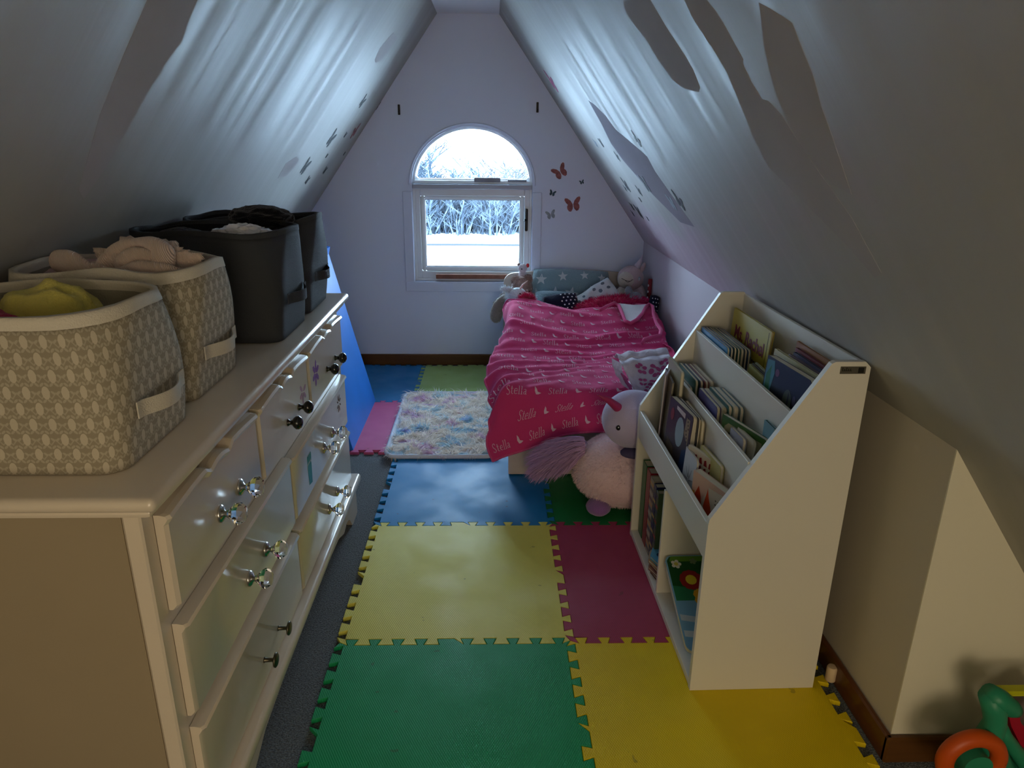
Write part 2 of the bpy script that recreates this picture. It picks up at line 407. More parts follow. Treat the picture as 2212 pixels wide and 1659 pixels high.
# jamb liner
jl = holed(arch(OL+.001, OR-.001, OB+.001, OS, ORZ-.001), arch(OL+.014, OR-.014, OB+.014, OS, ORZ-.014), YE+.03, .105)
struct(jl, 'jamb_liner', M_white, parent=win)
# meeting rail between arch light and sash
struct(MB().bb((OL+.002, YE-.004, 1.012), (OR-.002, YE+.12, 1.04), .004), 'meeting_rail', M_gray, parent=win)
struct(MB().bb((OL+.01, YE+.02, 1.04), (OR-.01, YE+.10, 1.058), .003), 'arch_sill', M_white, parent=win)
# arch frame
af = holed(arch(OL+.014, OR-.014, 1.05, 1.05, ORZ-.028), arch(OL+.032, OR-.032, 1.066, 1.066, ORZ-.062), YE+.06, .03)
struct(af, 'arch_frame', M_white, parent=win)
ag = MB(); ag.poly([(p[0], YE+.075, p[1]) for p in arch(OL+.028, OR-.028, 1.062, 1.062, ORZ-.058)], (0, .003, 0))
def glass():
    m = bpy.data.materials.new('window_glass'); m.use_nodes = True; nt = m.node_tree; nt.nodes.clear()
    o = nt.nodes.new('ShaderNodeOutputMaterial'); t = nt.nodes.new('ShaderNodeBsdfTransparent'); g = nt.nodes.new('ShaderNodeBsdfGlossy')
    t.inputs[0].default_value = (.93, .96, .97, 1); g.inputs['Roughness'].default_value = .03
    x = nt.nodes.new('ShaderNodeMixShader'); f = nt.nodes.new('ShaderNodeFresnel'); f.inputs[0].default_value = 1.3
    nt.links.new(f.outputs[0], x.inputs[0]); nt.links.new(t.outputs[0], x.inputs[1]); nt.links.new(g.outputs[0], x.inputs[2])
    nt.links.new(x.outputs[0], o.inputs[0]); return m
M_glass = glass()
struct(ag, 'arch_pane', M_glass, parent=win)
# scraps of torn tape along the bottom of the arch
tp = MB(); tp.bb((-.10, YE+.015, 1.050), (.045, YE+.05, 1.074), .002); tp.bb((.085, YE+.02, 1.05), (.19, YE+.04, 1.064), .001)
struct(tp, 'torn_tape', M_tape, parent=win)
# lower sash: outer frame then sash
yS = YE+.07
g1 = atY(917, 430, yS); g2 = atY(1122, 576, yS)
gl, gr, gt, gb = g1.x, g2.x, g1.z, g2.z
def frame(b, o, i, y0, y1, bev=.003):
    l, r, bt, t = o; a, c, d, e = i
    b.bb((l, y0, bt), (a, y1, t), bev); b.bb((c, y0, bt), (r, y1, t), bev)
    b.bb((a, y0, bt), (c, y1, d), bev); b.bb((a, y0, e), (c, y1, t), bev); return b
struct(frame(MB(), (OL+.012, OR-.012, OB+.012, 1.014), (gl-.022, gr+.022, gb-.024, gt+.020), YE+.035, YE+.10), 'sash_frame', M_white, parent=win)
struct(frame(MB(), (gl-.021, gr+.021, gb-.023, gt+.019), (gl, gr, gb, gt), YE+.055, YE+.09, .004), 'sash_stop', M_white, parent=win)
struct(frame(MB(), (gl, gr, gb, gt), (gl+.004, gr-.004, gb+.004, gt-.004), YE+.066, YE+.078, 0), 'sash_gasket', M_gray, parent=win)
struct(MB().bb((gl, yS, gb), (gr, yS+.003, gt)), 'sash_pane', M_glass, parent=win)
p = atY(1137, 475, YE+.03)
lt = MB(); lt.bb((p.x-.008, YE+.018, p.z-.062), (p.x+.008, YE+.034, p.z+.062), .004)
lt.bb((p.x-.006, YE+.0, p.z+.005), (p.x+.006, YE+.02, p.z+.06), .004)
lt.tube([(p.x-.014, YE+.005, p.z), (p.x+.002, YE+.012, p.z)], .006, 8)
struct(lt, 'sash_latch', M_metal_dk, parent=win)
# stick of wood on the sill
a = atY(942, 592, YE+.02); b_ = atY(1085, 592, YE+.02)
single(MB().bb((a.x, YE+.004, OB+.015), (.125, YE+.034, a.z), .002), 'wooden_stick', M_wood_sill, 'reddish brown strip of wood lying on the window sill', 'wood strip')

# outdoors
M_snow = mat('snow', (236, 242, 250), .8, .2, var=(.3, .04))
M_track = mat('trodden_snow', (44, 50, 60), .9, .1)
struct(MB().bb((-90, 8, -2.9), (90, 160, -2.8)), 'snowy_ground', M_snow)
struct(MB().bb((-90, 29.2, -2.8), (90, 29.7, -2.785)), 'field_track_1', M_track)  # dark track running across the snowy field
def bark():
    m = mat('hazed_frosted_bark', (92, 96, 104), .9, .1); nt = m.node_tree; b = nt.nodes['Principled BSDF']; tc = nt.nodes.new('ShaderNodeTexCoord')
    n = nt.nodes.new('ShaderNodeTexNoise'); n.inputs['Scale'].default_value = 2.3; n.inputs['Detail'].default_value = 3
    nt.links.new(tc.outputs['Object'], n.inputs['Vector'])
    r = nt.nodes.new('ShaderNodeValToRGB'); r.color_ramp.elements[0].position = .47; r.color_ramp.elements[1].position = .62
    r.color_ramp.elements[0].color = (*lin((58, 67, 79)), 1); r.color_ramp.elements[1].color = (*lin((94, 105, 118)), 1)  # dark bark tone lifted, painting in the haze of the window glass
    nt.links.new(n.outputs['Fac'], r.inputs[0]); nt.links.new(r.outputs[0], b.inputs['Base Color']); return m
M_bark = bark()
def tree_mesh(seed, H):
    rr = random.Random(seed); b = MB()
    def br(p, d, L, r, lv):
        q = [p]; dd = d.normalized()
        for k in range(3):
            dd = (dd + V((rr.uniform(-.18, .18), rr.uniform(-.18, .18), rr.uniform(-.02, .14)))).normalized(); q.append(q[-1]+dd*L/3)
        b.tube(q, [r, r*.8, r*.6, r*.35], 4 if lv else 5, False)
        if lv < 3:
            for k in range((9, 5, 4)[lv]):
                t = rr.uniform(.15, 1); i = min(2, int(t*3)); pp = q[i].lerp(q[i+1], t*3-i)
                a = rr.uniform(0, 6.28); out = V((math.cos(a), math.sin(a), rr.uniform(.3, 1.1)))
                br(pp, out, L*rr.uniform(.3, .5), r*.45, lv+1)
    br(V((0, 0, -.05)), V((0, 0, 1)), H, H*.022, 0)
    for k in range(14):
        a = rr.uniform(0, 6.28); br(V((rr.uniform(-.5, .5), rr.uniform(-.3, .3), -.05)), V((math.cos(a)*.4, math.sin(a)*.4, 1)), H*rr.uniform(.25, .8), H*.014, 1)
    return b
protos = []
for k in range(5):
    o = tree_mesh(40+k, 2.7).obj('bare_tree', M_bark); protos.append(o)
tr = random.Random(5)
for k in range(80):
    o = protos[k] if k < 5 else protos[k % 5].copy()
    if k >= 5: COL.objects.link(o)
    x = -5.6 + 9.0*((k*0.618) % 1); y = 32.6 + 5.5*(k/80)
    s = tr.uniform(.75, 1.15)
    if x < -2.6: s *= 1.25
    o.location = (x, y, -2.8); o.rotation_euler = (0, 0, tr.uniform(0, 6.28)); o.scale = (s, s, s)
    tag(o, 'snow dusted bare tree in the thicket beyond the snowy field outside the window', 'tree', 'bare trees in the thicket beyond the field')

# plaster patches on the slopes (unpainted joint compound, 0.4 mm proud)
def patch(pts, f, nrm, m, parent, dist=.0004):
    P = [f(*q) for q in pts]; n = V(nrm).normalized()*-dist
    b = MB(); b.poly(P, n); return b.obj('plaster_patch', m, parent)
NR, NL = V((1, 0, 1/1.387)), V((-1, 0, 1/1.384))
pa = [(1335, -60), (1385, -40), (1405, 0), (1418, 22), (1440, 60), (1480, 120), (1497, 150), (1512, 188), (1510, 198), (1496, 196), (1476, 190), (1452, 172), (1418, 122), (1398, 88), (1362, 42), (1350, 20)]
pc = [(1450, -60), (1510, -60), (1527, 0), (1545, 22), (1562, 48), (1590, 100), (1606, 128), (1604, 138), (1625, 180), (1646, 214), (1660, 218), (1690, 250), (1740, 330), (1790, 400), (1840, 470), (1905, 590), (1890, 600), (1830, 530), (1740, 440), (1660, 360), (1625, 290), (1572, 158), (1540, 105), (1500, 45)]
pd = [(1640, 6), (1662, 18), (1712, 50), (1722, 78), (1756, 160), (1775, 230), (1800, 300), (1840, 420), (1800, 400), (1740, 330), (1700, 260), (1672, 190), (1650, 100)]
pe = [(1271, 217), (1284, 226), (1308, 250), (1330, 280), (1366, 310), (1398, 338), (1415, 370), (1450, 420), (1500, 490), (1470, 480), (1410, 420), (1345, 345), (1320, 310), (1298, 265)]
for q in (pa, pc, pd): patch(q, atR, NR, M_patch, slR)
patch(pe, atR, NR, M_pink_patch, slR)
qa = [(300, -60), (450, -60), (427, 0), (405, 50), (393, 90), (378, 108), (352, 144), (352, 152), (330, 180), (316, 206), (300, 235), (230, 360), (180, 430), (170, 410), (215, 250), (262, 130), (318, 0)]
qb = [(850, 70), (858, 82), (840, 108), (826, 128), (812, 136), (809, 130), (820, 104), (840, 80)]
qc = [(640, 338), (646, 344), (636, 362), (618, 380), (600, 385), (618, 352)]
patch(qa, atL, NL, M_patch, slL); patch(qb, atL, NL, M_patch, slL); patch(qc, atL, NL, M_patch, slL)

# small dark hooks on the end wall
for (px, py, w) in ((862, 237, 'left'), (1161, 232, 'right')):
    c = atY(px, py, YE)
    t = thing('wall_hook', f'small dark metal hook high on the end wall, {w} of the arched window', 'hook', (c.x, YE, c.z))
    MB().bb((c.x-.006, YE-.006, c.z-.026), (c.x+.006, YE, c.z+.026), .002).obj('back_plate', M_metal_dk, t)
    MB().tube([(c.x, YE-.004, c.z-.01), (c.x, YE-.022, c.z-.018), (c.x, YE-.026, c.z-.006)], .003, 6).obj('prong', M_metal_dk, t, True)

# butterfly decals
BW = [(.03, .12), (.16, .40), (.40, .62), (.60, .66), (.66, .52), (.56, .30), (.42, .12), (.50, -.02), (.50, -.22), (.38, -.42), (.22, -.46), (.08, -.28), (.03, -.10)]
def bfly_pts(): return BW + [(-x, y) for x, y in reversed(BW)]
def butterfly(c, e1, e2, n, size, ang, m, label, group, bodym=None, fold=0):
    ca, sa = math.cos(ang), math.sin(ang); P = []
    b = MB(); n = V(n).normalized()
    W = {}
    for sgn in (1, -1):
        pts = [(x*sgn, y) for x, y in BW]
        q = [V(c) + (e1*(x*ca-y*sa) + e2*(x*sa+y*ca))*size + n*(.001+abs(x)*fold*size) for x, y in pts]
        if sgn < 0: q.reverse()
        b.poly(q, n*.0006)
    o = b.obj('butterfly_decal', m)
    tag(o, label, 'wall decal', group)
    return o
D_red = mat('red_decal', (150, 92, 92), .6, .3, var=(60, .35)); D_dark = mat('dark_decal', (52, 56, 60), .6, .3, var=(60, .3))
D_grey = mat('grey_decal', (150, 160, 172), .6, .3, var=(60, .2)); D_teal = mat('teal_grey_decal', (58, 88, 104), .6, .3, var=(60, .2)); D_pk = mat('pink_decal', (170, 64, 110), .6, .3, var=(60, .3))
ex, ez = V((1, 0, 0)), V((0, 0, 1))
for (px, py, s, a, m, lb) in [(1211, 373, .063, .55, D_red, 'reddish butterfly decal on the end wall, highest right of the arched window'),
    (1257, 394, .020, .3, D_teal, 'tiny dark butterfly decal farthest right on the end wall beside the window'),
    (1193, 418, .028, -.3, D_teal, 'small teal grey butterfly decal between the window and the two reddish butterflies'),
    (1238, 444, .068, .15, D_red, 'largest reddish butterfly decal on the end wall, right of the window'),
    (1190, 465, .042, .25, D_grey, 'pale grey butterfly decal lowest on the end wall, beside the window latch')]:
    butterfly(atY(px, py, YE), ex, ez, (0, -1, 0), s, a, m, lb, 'butterfly decals on the end wall')
eRs = V((-1/1.387, 0, 1)).normalized(); eY = V((0, 1, 0)); eLs = V((1/1.384, 0, 1)).normalized()
for (px, py, s, a, m, lb) in [(1194, 180, .10, .5, D_pk, 'pink butterfly decal near the top of the right slope beside the end wall'),
    (1300, 310, .045, 0, D_dark, 'dark butterfly decal on the right slope just left of the mauve patch'),
    (1288, 311, .04, .3, D_grey, 'grey butterfly decal next to the dark one beside the mauve patch'),
    (1335, 340, .04, .4, D_dark, 'small dark butterfly decal below the pointed mauve patch on the right slope'),
    (1377, 303, .05, .8, D_dark, 'dark curled decal at the right edge of the pointed mauve patch'),
    (1354, 402, .07, .2, D_dark, 'long dark butterfly decal at the upper left of the right slope cluster'),
    (1396, 400, .075, 0, D_dark, 'long dark butterfly decal in the middle of the low cluster on the right slope'),
    (1382, 414, .045, .3, D_dark, 'short dark butterfly decal below the middle one of the low cluster on the right slope'),
    (1384, 432, .025, 0, D_dark, 'tiny dark butterfly decal in the low cluster on the right slope'),
    (1352, 408, .03, .3, D_dark, 'tiny dark butterfly decal at the left of the low cluster on the right slope'),
    (1382, 460, .075, .1, D_dark, 'dark butterfly decal at the bottom of the low cluster on the right slope'),
    (1367, 448, .045, .1, D_dark, 'dark butterfly decal just above and left of the bottom one on the right slope'),
    (1368, 462, .035, .2, D_dark, 'small brown butterfly decal nearest the end wall at the bottom of the right slope cluster'),
    (1400, 473, .025, .1, D_dark, 'lowest tiny dark butterfly decal on the right slope, near the knee wall'),
    (1453, 440, .06, .1, D_grey, 'grey butterfly decal left of the rightmost pair on the right slope'),
    (1469, 437, .065, .5, D_dark, 'rightmost dark butterfly decal on the right slope above the bed')]:
    butterfly(atR(px, py), eY, eRs, -NR, s*.9, a, m, lb, 'butterfly decals on the right slope')
for (px, py, s, a, m, lb) in [(782, 221, .09, .4, D_dark, 'dark butterfly decal highest on the left slope'),
    (816, 232, .07, .3, D_dark, 'narrow olive butterfly decal near the end wall, high on the left slope'),
    (765, 286, .11, -.4, D_red, 'red butterfly decal on the left slope'),
    (745, 292, .045, .2, D_dark, 'small dark butterfly decal just left of the red one on the left slope'),
    (714, 302, .12, .4, D_dark, 'large grey green butterfly decal left of the red one on the left slope'),
    (743, 332, .035, .2, D_dark, 'tiny dark butterfly decal below the red one on the left slope'),
    (705, 337, .035, .2, D_dark, 'tiny dark butterfly decal below the large grey green one on the left slope'),
    (658, 362, .115, .3, D_dark, 'large dark butterfly decal lowest on the left and farthest from the window'),
    (701, 369, .06, .2, D_dark, 'small olive butterfly decal at the lower middle of the left slope'),
    (663, 390, .06, .3, D_dark, 'slim dark butterfly decal at the very bottom of the left slope cluster')]:
    butterfly(atL(px, py), -eY, eLs, -NL, s*.62, a, m, lb, 'butterfly decals on the left slope')

# ------------------------------------------------------------------ foam mats
L = .61; GX, GY = -.40151, 1.56081; MT = .012
def seam(n=10, d=.0115):
    P = L/n; o = [(0, 0)]
    for k in range(n):
        s0 = k*P
        if k == n//2 - 1 + 0:   # the one slanted tooth in the middle of each side
            o += [(s0+.30*P, -d), (s0+.20*P, d), (s0+.95*P, d), (s0+.98*P, -d)][:3]
        else:
            o += [(s0+.36*P, -d), (s0+.22*P, d), (s0+.78*P, d), (s0+.64*P, -d)]
    return o + [(L, 0)]
def mat_tile(c, r, m, label):
    S = seam(); x0, y0 = GX+c*L, GY+r*L
    pts = [(x0+s, y0+t) for s, t in S[:-1]]                       # bottom, left to right
    pts += [(x0+L+t, y0+s) for s, t in S[:-1]]                    # right, upwards
    pts += [(x0+s, y0+L+t) for s, t in reversed(S[1:])]           # top, right to left
    pts += [(x0+t, y0+s) for s, t in reversed(S[1:])]             # left, down
    cl = [pts[0]]
    for q in pts[1:]:
        if (V(q)-V(cl[-1])).length > 1e-5: cl.append(q)
    pts = cl; n = len(pts)
    def inset(ps, d):
        o = []
        for i in range(n):
            a, b, c_ = V(ps[i-1]), V(ps[i]), V(ps[(i+1) % n])
            e1, e2 = (b-a).normalized(), (c_-b).normalized()
            n1, n2 = V((-e1.y, e1.x)), V((-e2.y, e2.x)); m_ = (n1+n2)
            if m_.length < 1e-6: m_ = n1
            m_.normalize(); k = 1/max(.5, m_.dot(n1)); o.append(b + m_*d*k)
        return o
    a = inset(pts, .0005); t = inset(pts, .0016)
    b = MB(); bm = b.bm; z0, z1, z2 = .0005, MT-.0012, MT
    R = [[bm.verts.new((p[0], p[1], z)) for p in ps] for ps, z in ((a, z0), (a, z1), (t, z2))]
    for u, v in zip(R, R[1:]):
        for i in range(n): bm.faces.new((u[i], u[(i+1) % n], v[(i+1) % n], v[i]))
    f = bm.faces.new(R[-1]); f.normal_update(); bmesh.ops.triangulate(bm, faces=[f], ngon_method='EAR_CLIP')
    f = bm.faces.new(list(reversed(R[0]))); f.normal_update(); bmesh.ops.triangulate(bm, faces=[f], ngon_method='EAR_CLIP')
    return single(b, 'foam_mat_tile', m, label, 'foam tile', 'interlocking foam floor tiles')
mat_tile(0, 0, F_yel, 'pale yellow foam floor tile in the middle, between the green tile and the blue tile')
mat_tile(0, -1, F_grn, 'green foam floor tile nearest the camera, beside the dresser')
mat_tile(0, 1, F_blu, 'scuffed light blue foam floor tile in front of the fluffy rug')
mat_tile(0, 2, F_blu2, 'foam floor tile covered by the fluffy rug')
mat_tile(0, 3, F_pale, 'pale green foam floor tile against the end wall baseboard')
mat_tile(-1, 2, F_pink, 'pink foam floor tile beside the blue leaning board')
mat_tile(-1, 3, F_blu2, 'dark blue foam floor tile in the far left corner by the end wall')
mat_tile(1, 0, F_mag, 'dark magenta foam floor tile in front of the white bookshelf')
mat_tile(1, -1, F_yel2, 'bright yellow foam floor tile under the near end of the bookshelf')
mat_tile(1, 1, F_grn2, 'dark green foam floor tile under the big unicorn plush')

# ------------------------------------------------------------------ fluffy rug
def rug():
    x0, x1, y0, y1 = -.445, .02, 2.70, 3.485; zb = MT
    t = thing('fluffy_rug', 'small shaggy pastel rainbow rug on the foam tiles beside the bed', 'rug', ((x0+x1)/2, (y0+y1)/2, zb))
    def outline(g):
        r = .05; pts = []
        for cx, cy, a0 in ((x1-r, y1-r, 0), (x0+r, y1-r, 90), (x0+r, y0+r, 180), (x1-r, y0+r, 270)):
            for k in range(7):
                a = math.radians(a0+15*k); pts.append((cx+(r+g)*math.cos(a), cy+(r+g)*math.sin(a)))
        return pts
    MB().poly([(x, y, zb+.001) for x, y in outline(0)], (0, 0, .012)).obj('foam_backing', mat('rug_backing', (214, 216, 224), .8, .2), t)
    pth = [(x, y, zb+.011) for x, y in outline(.0)]; pth.append(pth[0])
    MB().tube(pth, .0095, 8, False).obj('edge_binding', mat('rug_binding', (216, 220, 232), .7, .2), t, True)
    m = mat('rainbow_pile', (220, 214, 190), .85, .15, sheen=.3); nt = m.node_tree; b = nt.nodes['Principled BSDF']
    tc = nt.nodes.new('ShaderNodeTexCoord'); mp = nt.nodes.new('ShaderNodeMapping'); mp.inputs['Scale'].default_value = (1.0, 2.6, .2)
    mp.inputs['Rotation'].default_value = (0, 0, .25)
    n = nt.nodes.new('ShaderNodeTexNoise'); n.inputs['Scale'].default_value = 5.2; n.inputs['Detail'].default_value = 3; n.inputs['Distortion'].default_value = .6
    nt.links.new(tc.outputs['Object'], mp.inputs[0]); nt.links.new(mp.outputs[0], n.inputs['Vector'])
    r = nt.nodes.new('ShaderNodeValToRGB'); cr = r.color_ramp
    cols = [(.26, (224, 190, 222)), (.33, (190, 206, 244)), (.39, (190, 228, 240)), (.44, (255, 248, 242)), (.56, (255, 246, 234)), (.62, (236, 210, 238)), (.68, (242, 196, 208)), (.76, (190, 220, 244))]
    cr.elements[0].position, cr.elements[0].color = cols[0][0], (*lin(cols[0][1]), 1)
    cr.elements[1].position, cr.elements[1].color = cols[-1][0], (*lin(cols[-1][1]), 1)
    for p_, c_ in cols[1:-1]:
        e = cr.elements.new(p_); e.color = (*lin(c_), 1)
    nt.links.new(n.outputs['Fac'], r.inputs[0]); nt.links.new(r.outputs[0], b.inputs['Base Color'])
    tl = nt.nodes.new('ShaderNodeBsdfTranslucent'); mx = nt.nodes.new('ShaderNodeMixShader'); mx.inputs[0].default_value = .45
    nt.links.new(r.outputs[0], tl.inputs[0]); nt.links.new(b.outputs[0], mx.inputs[1]); nt.links.new(tl.outputs[0], mx.inputs[2])
    nt.links.new(mx.outputs[0], nt.nodes['Material Output'].inputs[0])
    f = MB(); R = random.Random(3)
    for k in range(17000):
        x, y = R.uniform(x0+.012, x1-.01), R.uniform(y0+.012, y1-.01)
        q = noise.noise_vector(V((x*16, y*16, 1)))*2.6
        d = V((q.x+R.uniform(-.5, .5), q.y-.25+R.uniform(-.5, .5), .9+R.uniform(-.2, .4)))
        f.strand((x, y, zb+.012), d, R.uniform(.026, .050), .0046, 1.2, 3)
    o = f.obj('pile', m, t, recalc=False); o['kind'] = 'stuff'
rug()

# ------------------------------------------------------------------ dresser
def dresser():
    Y0, Y1, XB, XF = .915, 2.262, -.94, -.503
    t = thing('dresser', 'long cream painted dresser with seven drawers and mixed knobs along the left', 'dresser', ((XB+XF)/2, (Y0+Y1)/2, 0))
    # carcass
    b = MB(); b.bb((XB, Y0, .10), (XF, Y1, .765), .003); b.obj('carcass', M_dres, t)
    # side panel detail: recessed panel + corner stile on the near side
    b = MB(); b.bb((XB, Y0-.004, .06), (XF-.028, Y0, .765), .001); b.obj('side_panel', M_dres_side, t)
    b = MB(); b.bb((XF-.026, Y0-.006, .05), (XF+.001, Y0+.03, .765), .003); b.obj('corner_stile', M_dres, t)
    # top with rounded moulded edge
    b = MB(); b.bb((XB-.01, Y0-.03, .772), (XF+.036, Y1+.035, .795), .010, seg=3)
    o = b.obj('top', M_dres, t, 'auto')
    b = MB(); b.bb((XB, Y0-.016, .757), (XF+.022, Y1+.02, .772), .007, seg=2); b.obj('cove_moulding', M_dres, t, 'auto')
    # base moulding + scalloped apron and feet
    b = MB(); b.bb((XB, Y0-.016, .118), (XF+.038, Y1+.03, .150), .010, seg=3); b.obj('base_moulding', M_dres, t, 'auto')
    prof = []; xF = XF+.020
    ys = Y0-.008; ye = Y1+.012; Ln = ye-ys
    def low(u):
        u = min(u, 1-u)*Ln
        if u < .09: return 0
        if u < .13: return .045*(u-.09)/.04
        if u < .22: return .045+.012*math.sin((u-.13)/.09*math.pi)
        if u < .30: return .045+.028*(u-.22)/.08
        return .073+.010*math.sin(min(1, (u-.30)/.25)*math.pi/2)
    N = 90; pts = [(xF, ys, .12)] + [(xF, ys+Ln*k/N, low(k/N)+.001) for k in range(N+1)] + [(xF, ye, .12)]
    MB().poly(pts, (-.020, 0, 0)).obj('apron', M_dres, t)
    for yy in (ys, ye-.018):
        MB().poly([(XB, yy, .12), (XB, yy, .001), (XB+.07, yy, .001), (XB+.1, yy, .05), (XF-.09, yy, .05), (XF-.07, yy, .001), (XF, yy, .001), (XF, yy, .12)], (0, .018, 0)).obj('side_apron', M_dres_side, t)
    def knob_crystal(y, z, par):
        Mx = TR((XF+.0185, y, z)) @ Ry(math.pi/2)
        k = MB(); k.lathe([(.016, 0), (.0165, .003), (.013, .006), (.006, .009), (.005, .014)], Mx, 20).obj('knob_rosette', M_chrome, par, True)
        k = MB(); k.lathe([(.006, .012), (.009, .017), (.0205, .029), (.021, .035), (.014, .044), (.004, .046)], Mx, 8).obj('knob', M_crystal, par, False)['label'] = 'faceted clear crystal knob'
    def knob_black(y, z, par):
        Mx = TR((XF+.0185, y, z)) @ Ry(math.pi/2)
        MB().lathe([(.009, 0), (.009, .002), (.0055, .006), (.006, .011), (.012, .015), (.0165, .021), (.0165, .027), (.012, .033), (.005, .036), (.001, .0365)], Mx, 24).obj('knob', M_black, par, True)['label'] = 'glossy black round knob'
    def knob_disc(y, z, par):
        Mx = TR((XF+.0185, y, z)) @ Ry(math.pi/2)
        MB().lathe([(.007, 0), (.005, .003), (.004, .018), (.008, .021), (.0155, .023), (.016, .026), (.013, .028), (.002, .029)], Mx, 24).obj('knob', M_pewter, par, True)['label'] = 'flat pewter disc knob'
    def drawer(y0, y1, z0, z1, scal, knobs, kz, kind, lab=None):
        def top(y):
            if not scal: return z1
            u = (y-y0)/(y1-y0); u = min(u, 1-u)
            if u < .34: d = .008*math.sin(math.pi/2*u/.34)
            elif u < .40: k = (u-.34)/.06; d = .008-.010*k*k*(3-2*k)
            else: d = -.002+.007*math.sin(math.pi/2*(u-.40)/.10)
            return z1-.007+d
        N = 60 if scal else 2; x0 = XF+.001; xf = XF+.019
        b = MB(); bm = b.bm; rows = []
        lip = .014
        def sect(y, inset):
            zt = top(y)
            return [(x0, z0), (xf-.007, z0), (xf, z0+.008), (xf, zt-lip-.004), (xf+.003, zt-lip), (xf+.007, zt-lip*.55), (xf+.004, zt-.002), (xf-.006, zt), (x0, zt)]
        for k in range(N+1):
            y = y0+(y1-y0)*k/N
            if k in (0, N):
                ins = .006
                s = sect(y, 0); rows.append([bm.verts.new((x if i in (0, 8) else x-.005, y, z)) for i, (x, z) in enumerate(s)])
                if k == 0: y = y0+.006
                else: continue
            s = sect(y, 0); rows.append([bm.verts.new((x, y, z)) for x, z in s])
        last = sect(y1-.006, 0); rows.insert(len(rows)-1, [bm.verts.new((x, y1-.006, z)) for x, z in last])
        for a, c in zip(rows, rows[1:]):
            for i in range(len(a)): bm.faces.new((a[i], a[(i+1) % len(a)], c[(i+1) % len(a)], c[i]))
        bm.faces.new(rows[0]); bm.faces.new(list(reversed(rows[-1])))
        d = b.obj('drawer', M_dres, t, False if scal else 'auto')
        if lab: d['label'] = lab
        for ky in knobs: (knob_crystal, knob_black, knob_disc)[kind](ky, kz, None or PP(d))
        return d
    class _P: pass
    def PP(d): d['_o'] = t['_o']; return d
    ds = []
    ds.append(drawer(.944, 1.366, .572, .745, True, (1.135, 1.238), .634, 0, 'near top drawer with crystal knobs'))
    ds.append(drawer(1.384, 1.782, .572, .745, True, (1.575, 1.678), .631, 1, 'middle top drawer with black knobs'))
    ds.append(drawer(1.800, 2.222, .572, .745, True, (1.995, 2.108), .630, 1, 'far top drawer with black knobs'))
    ds.append(drawer(.944, 1.562, .365, .546, False, (1.228, 1.335), .436, 0, 'near middle drawer with crystal knobs'))
    ds.append(drawer(1.578, 2.226, .365, .538, False, (1.885, 2.0), .427, 0, 'far middle drawer with crystal knobs'))
    ds.append(drawer(.944, 1.562, .160, .342, False, (1.251, 1.355), .218, 2, 'near bottom drawer with flat metal knobs'))
    ds.append(drawer(1.578, 2.226, .160, .340, False, (1.885, 2.0), .228, 0, 'far bottom drawer with crystal knobs'))
    # small painted flowers and handprints on the fronts
    xf = XF+.0192
    def petal(b, y, z, a, l, w):
        P = [(-.5, 0), (-.2, .5), (.3, .5), (.5, 0), (.3, -.5), (-.2, -.5)]
        b.poly([(xf, y+(px*l*math.cos(a)-pz*w*math.sin(a)), z+(px*l*math.sin(a)+pz*w*math.cos(a))) for px, pz in P], (.0004, 0, 0))
    def flower(d, y, z, m, n=7, R=.024, l=.024, w=.007, skip=()):
        b = MB()
        for k in range(n):
            if k in skip: continue
            a = 2*math.pi*k/n+.3; petal(b, y+math.cos(a)*R, z+math.sin(a)*R, a, l, w)
        b.obj('painted_flower', m, d)
    P_pur = mat('purple_print', (130, 84, 160), .5, .3); P_pk = mat('faded_pink_print', (178, 138, 160), .5, .3); P_teal = mat('teal_print', (30, 140, 132), .35, .5); P_br = mat('brown_print', (120, 96, 80), .5, .3)
    flower(ds[2], 1.865, .660, P_pur, 6, .020, .034, .014)
    flower(ds[1], 1.725, .655, P_pk, 6, .018, .028, .010, (1,))
    flower(ds[4], 2.115, .478, P_br, 8, .018, .022, .006)
    b = MB(); yc, zc = 1.725, .448
    b.poly([(xf, yc-.016, zc-.05), (xf, yc+.014, zc-.055), (xf, yc+.018, zc), (xf, yc+.014, zc+.006), (xf, yc-.018, zc+.006), (xf, yc-.02, zc)], (.0004, 0, 0))
    for k in range(4): petal(b, yc-.015+.0105*k, zc+.020, math.pi/2, .026, .008)
    b.obj('painted_handprint', P_teal, ds[4])
    return t
dresser()

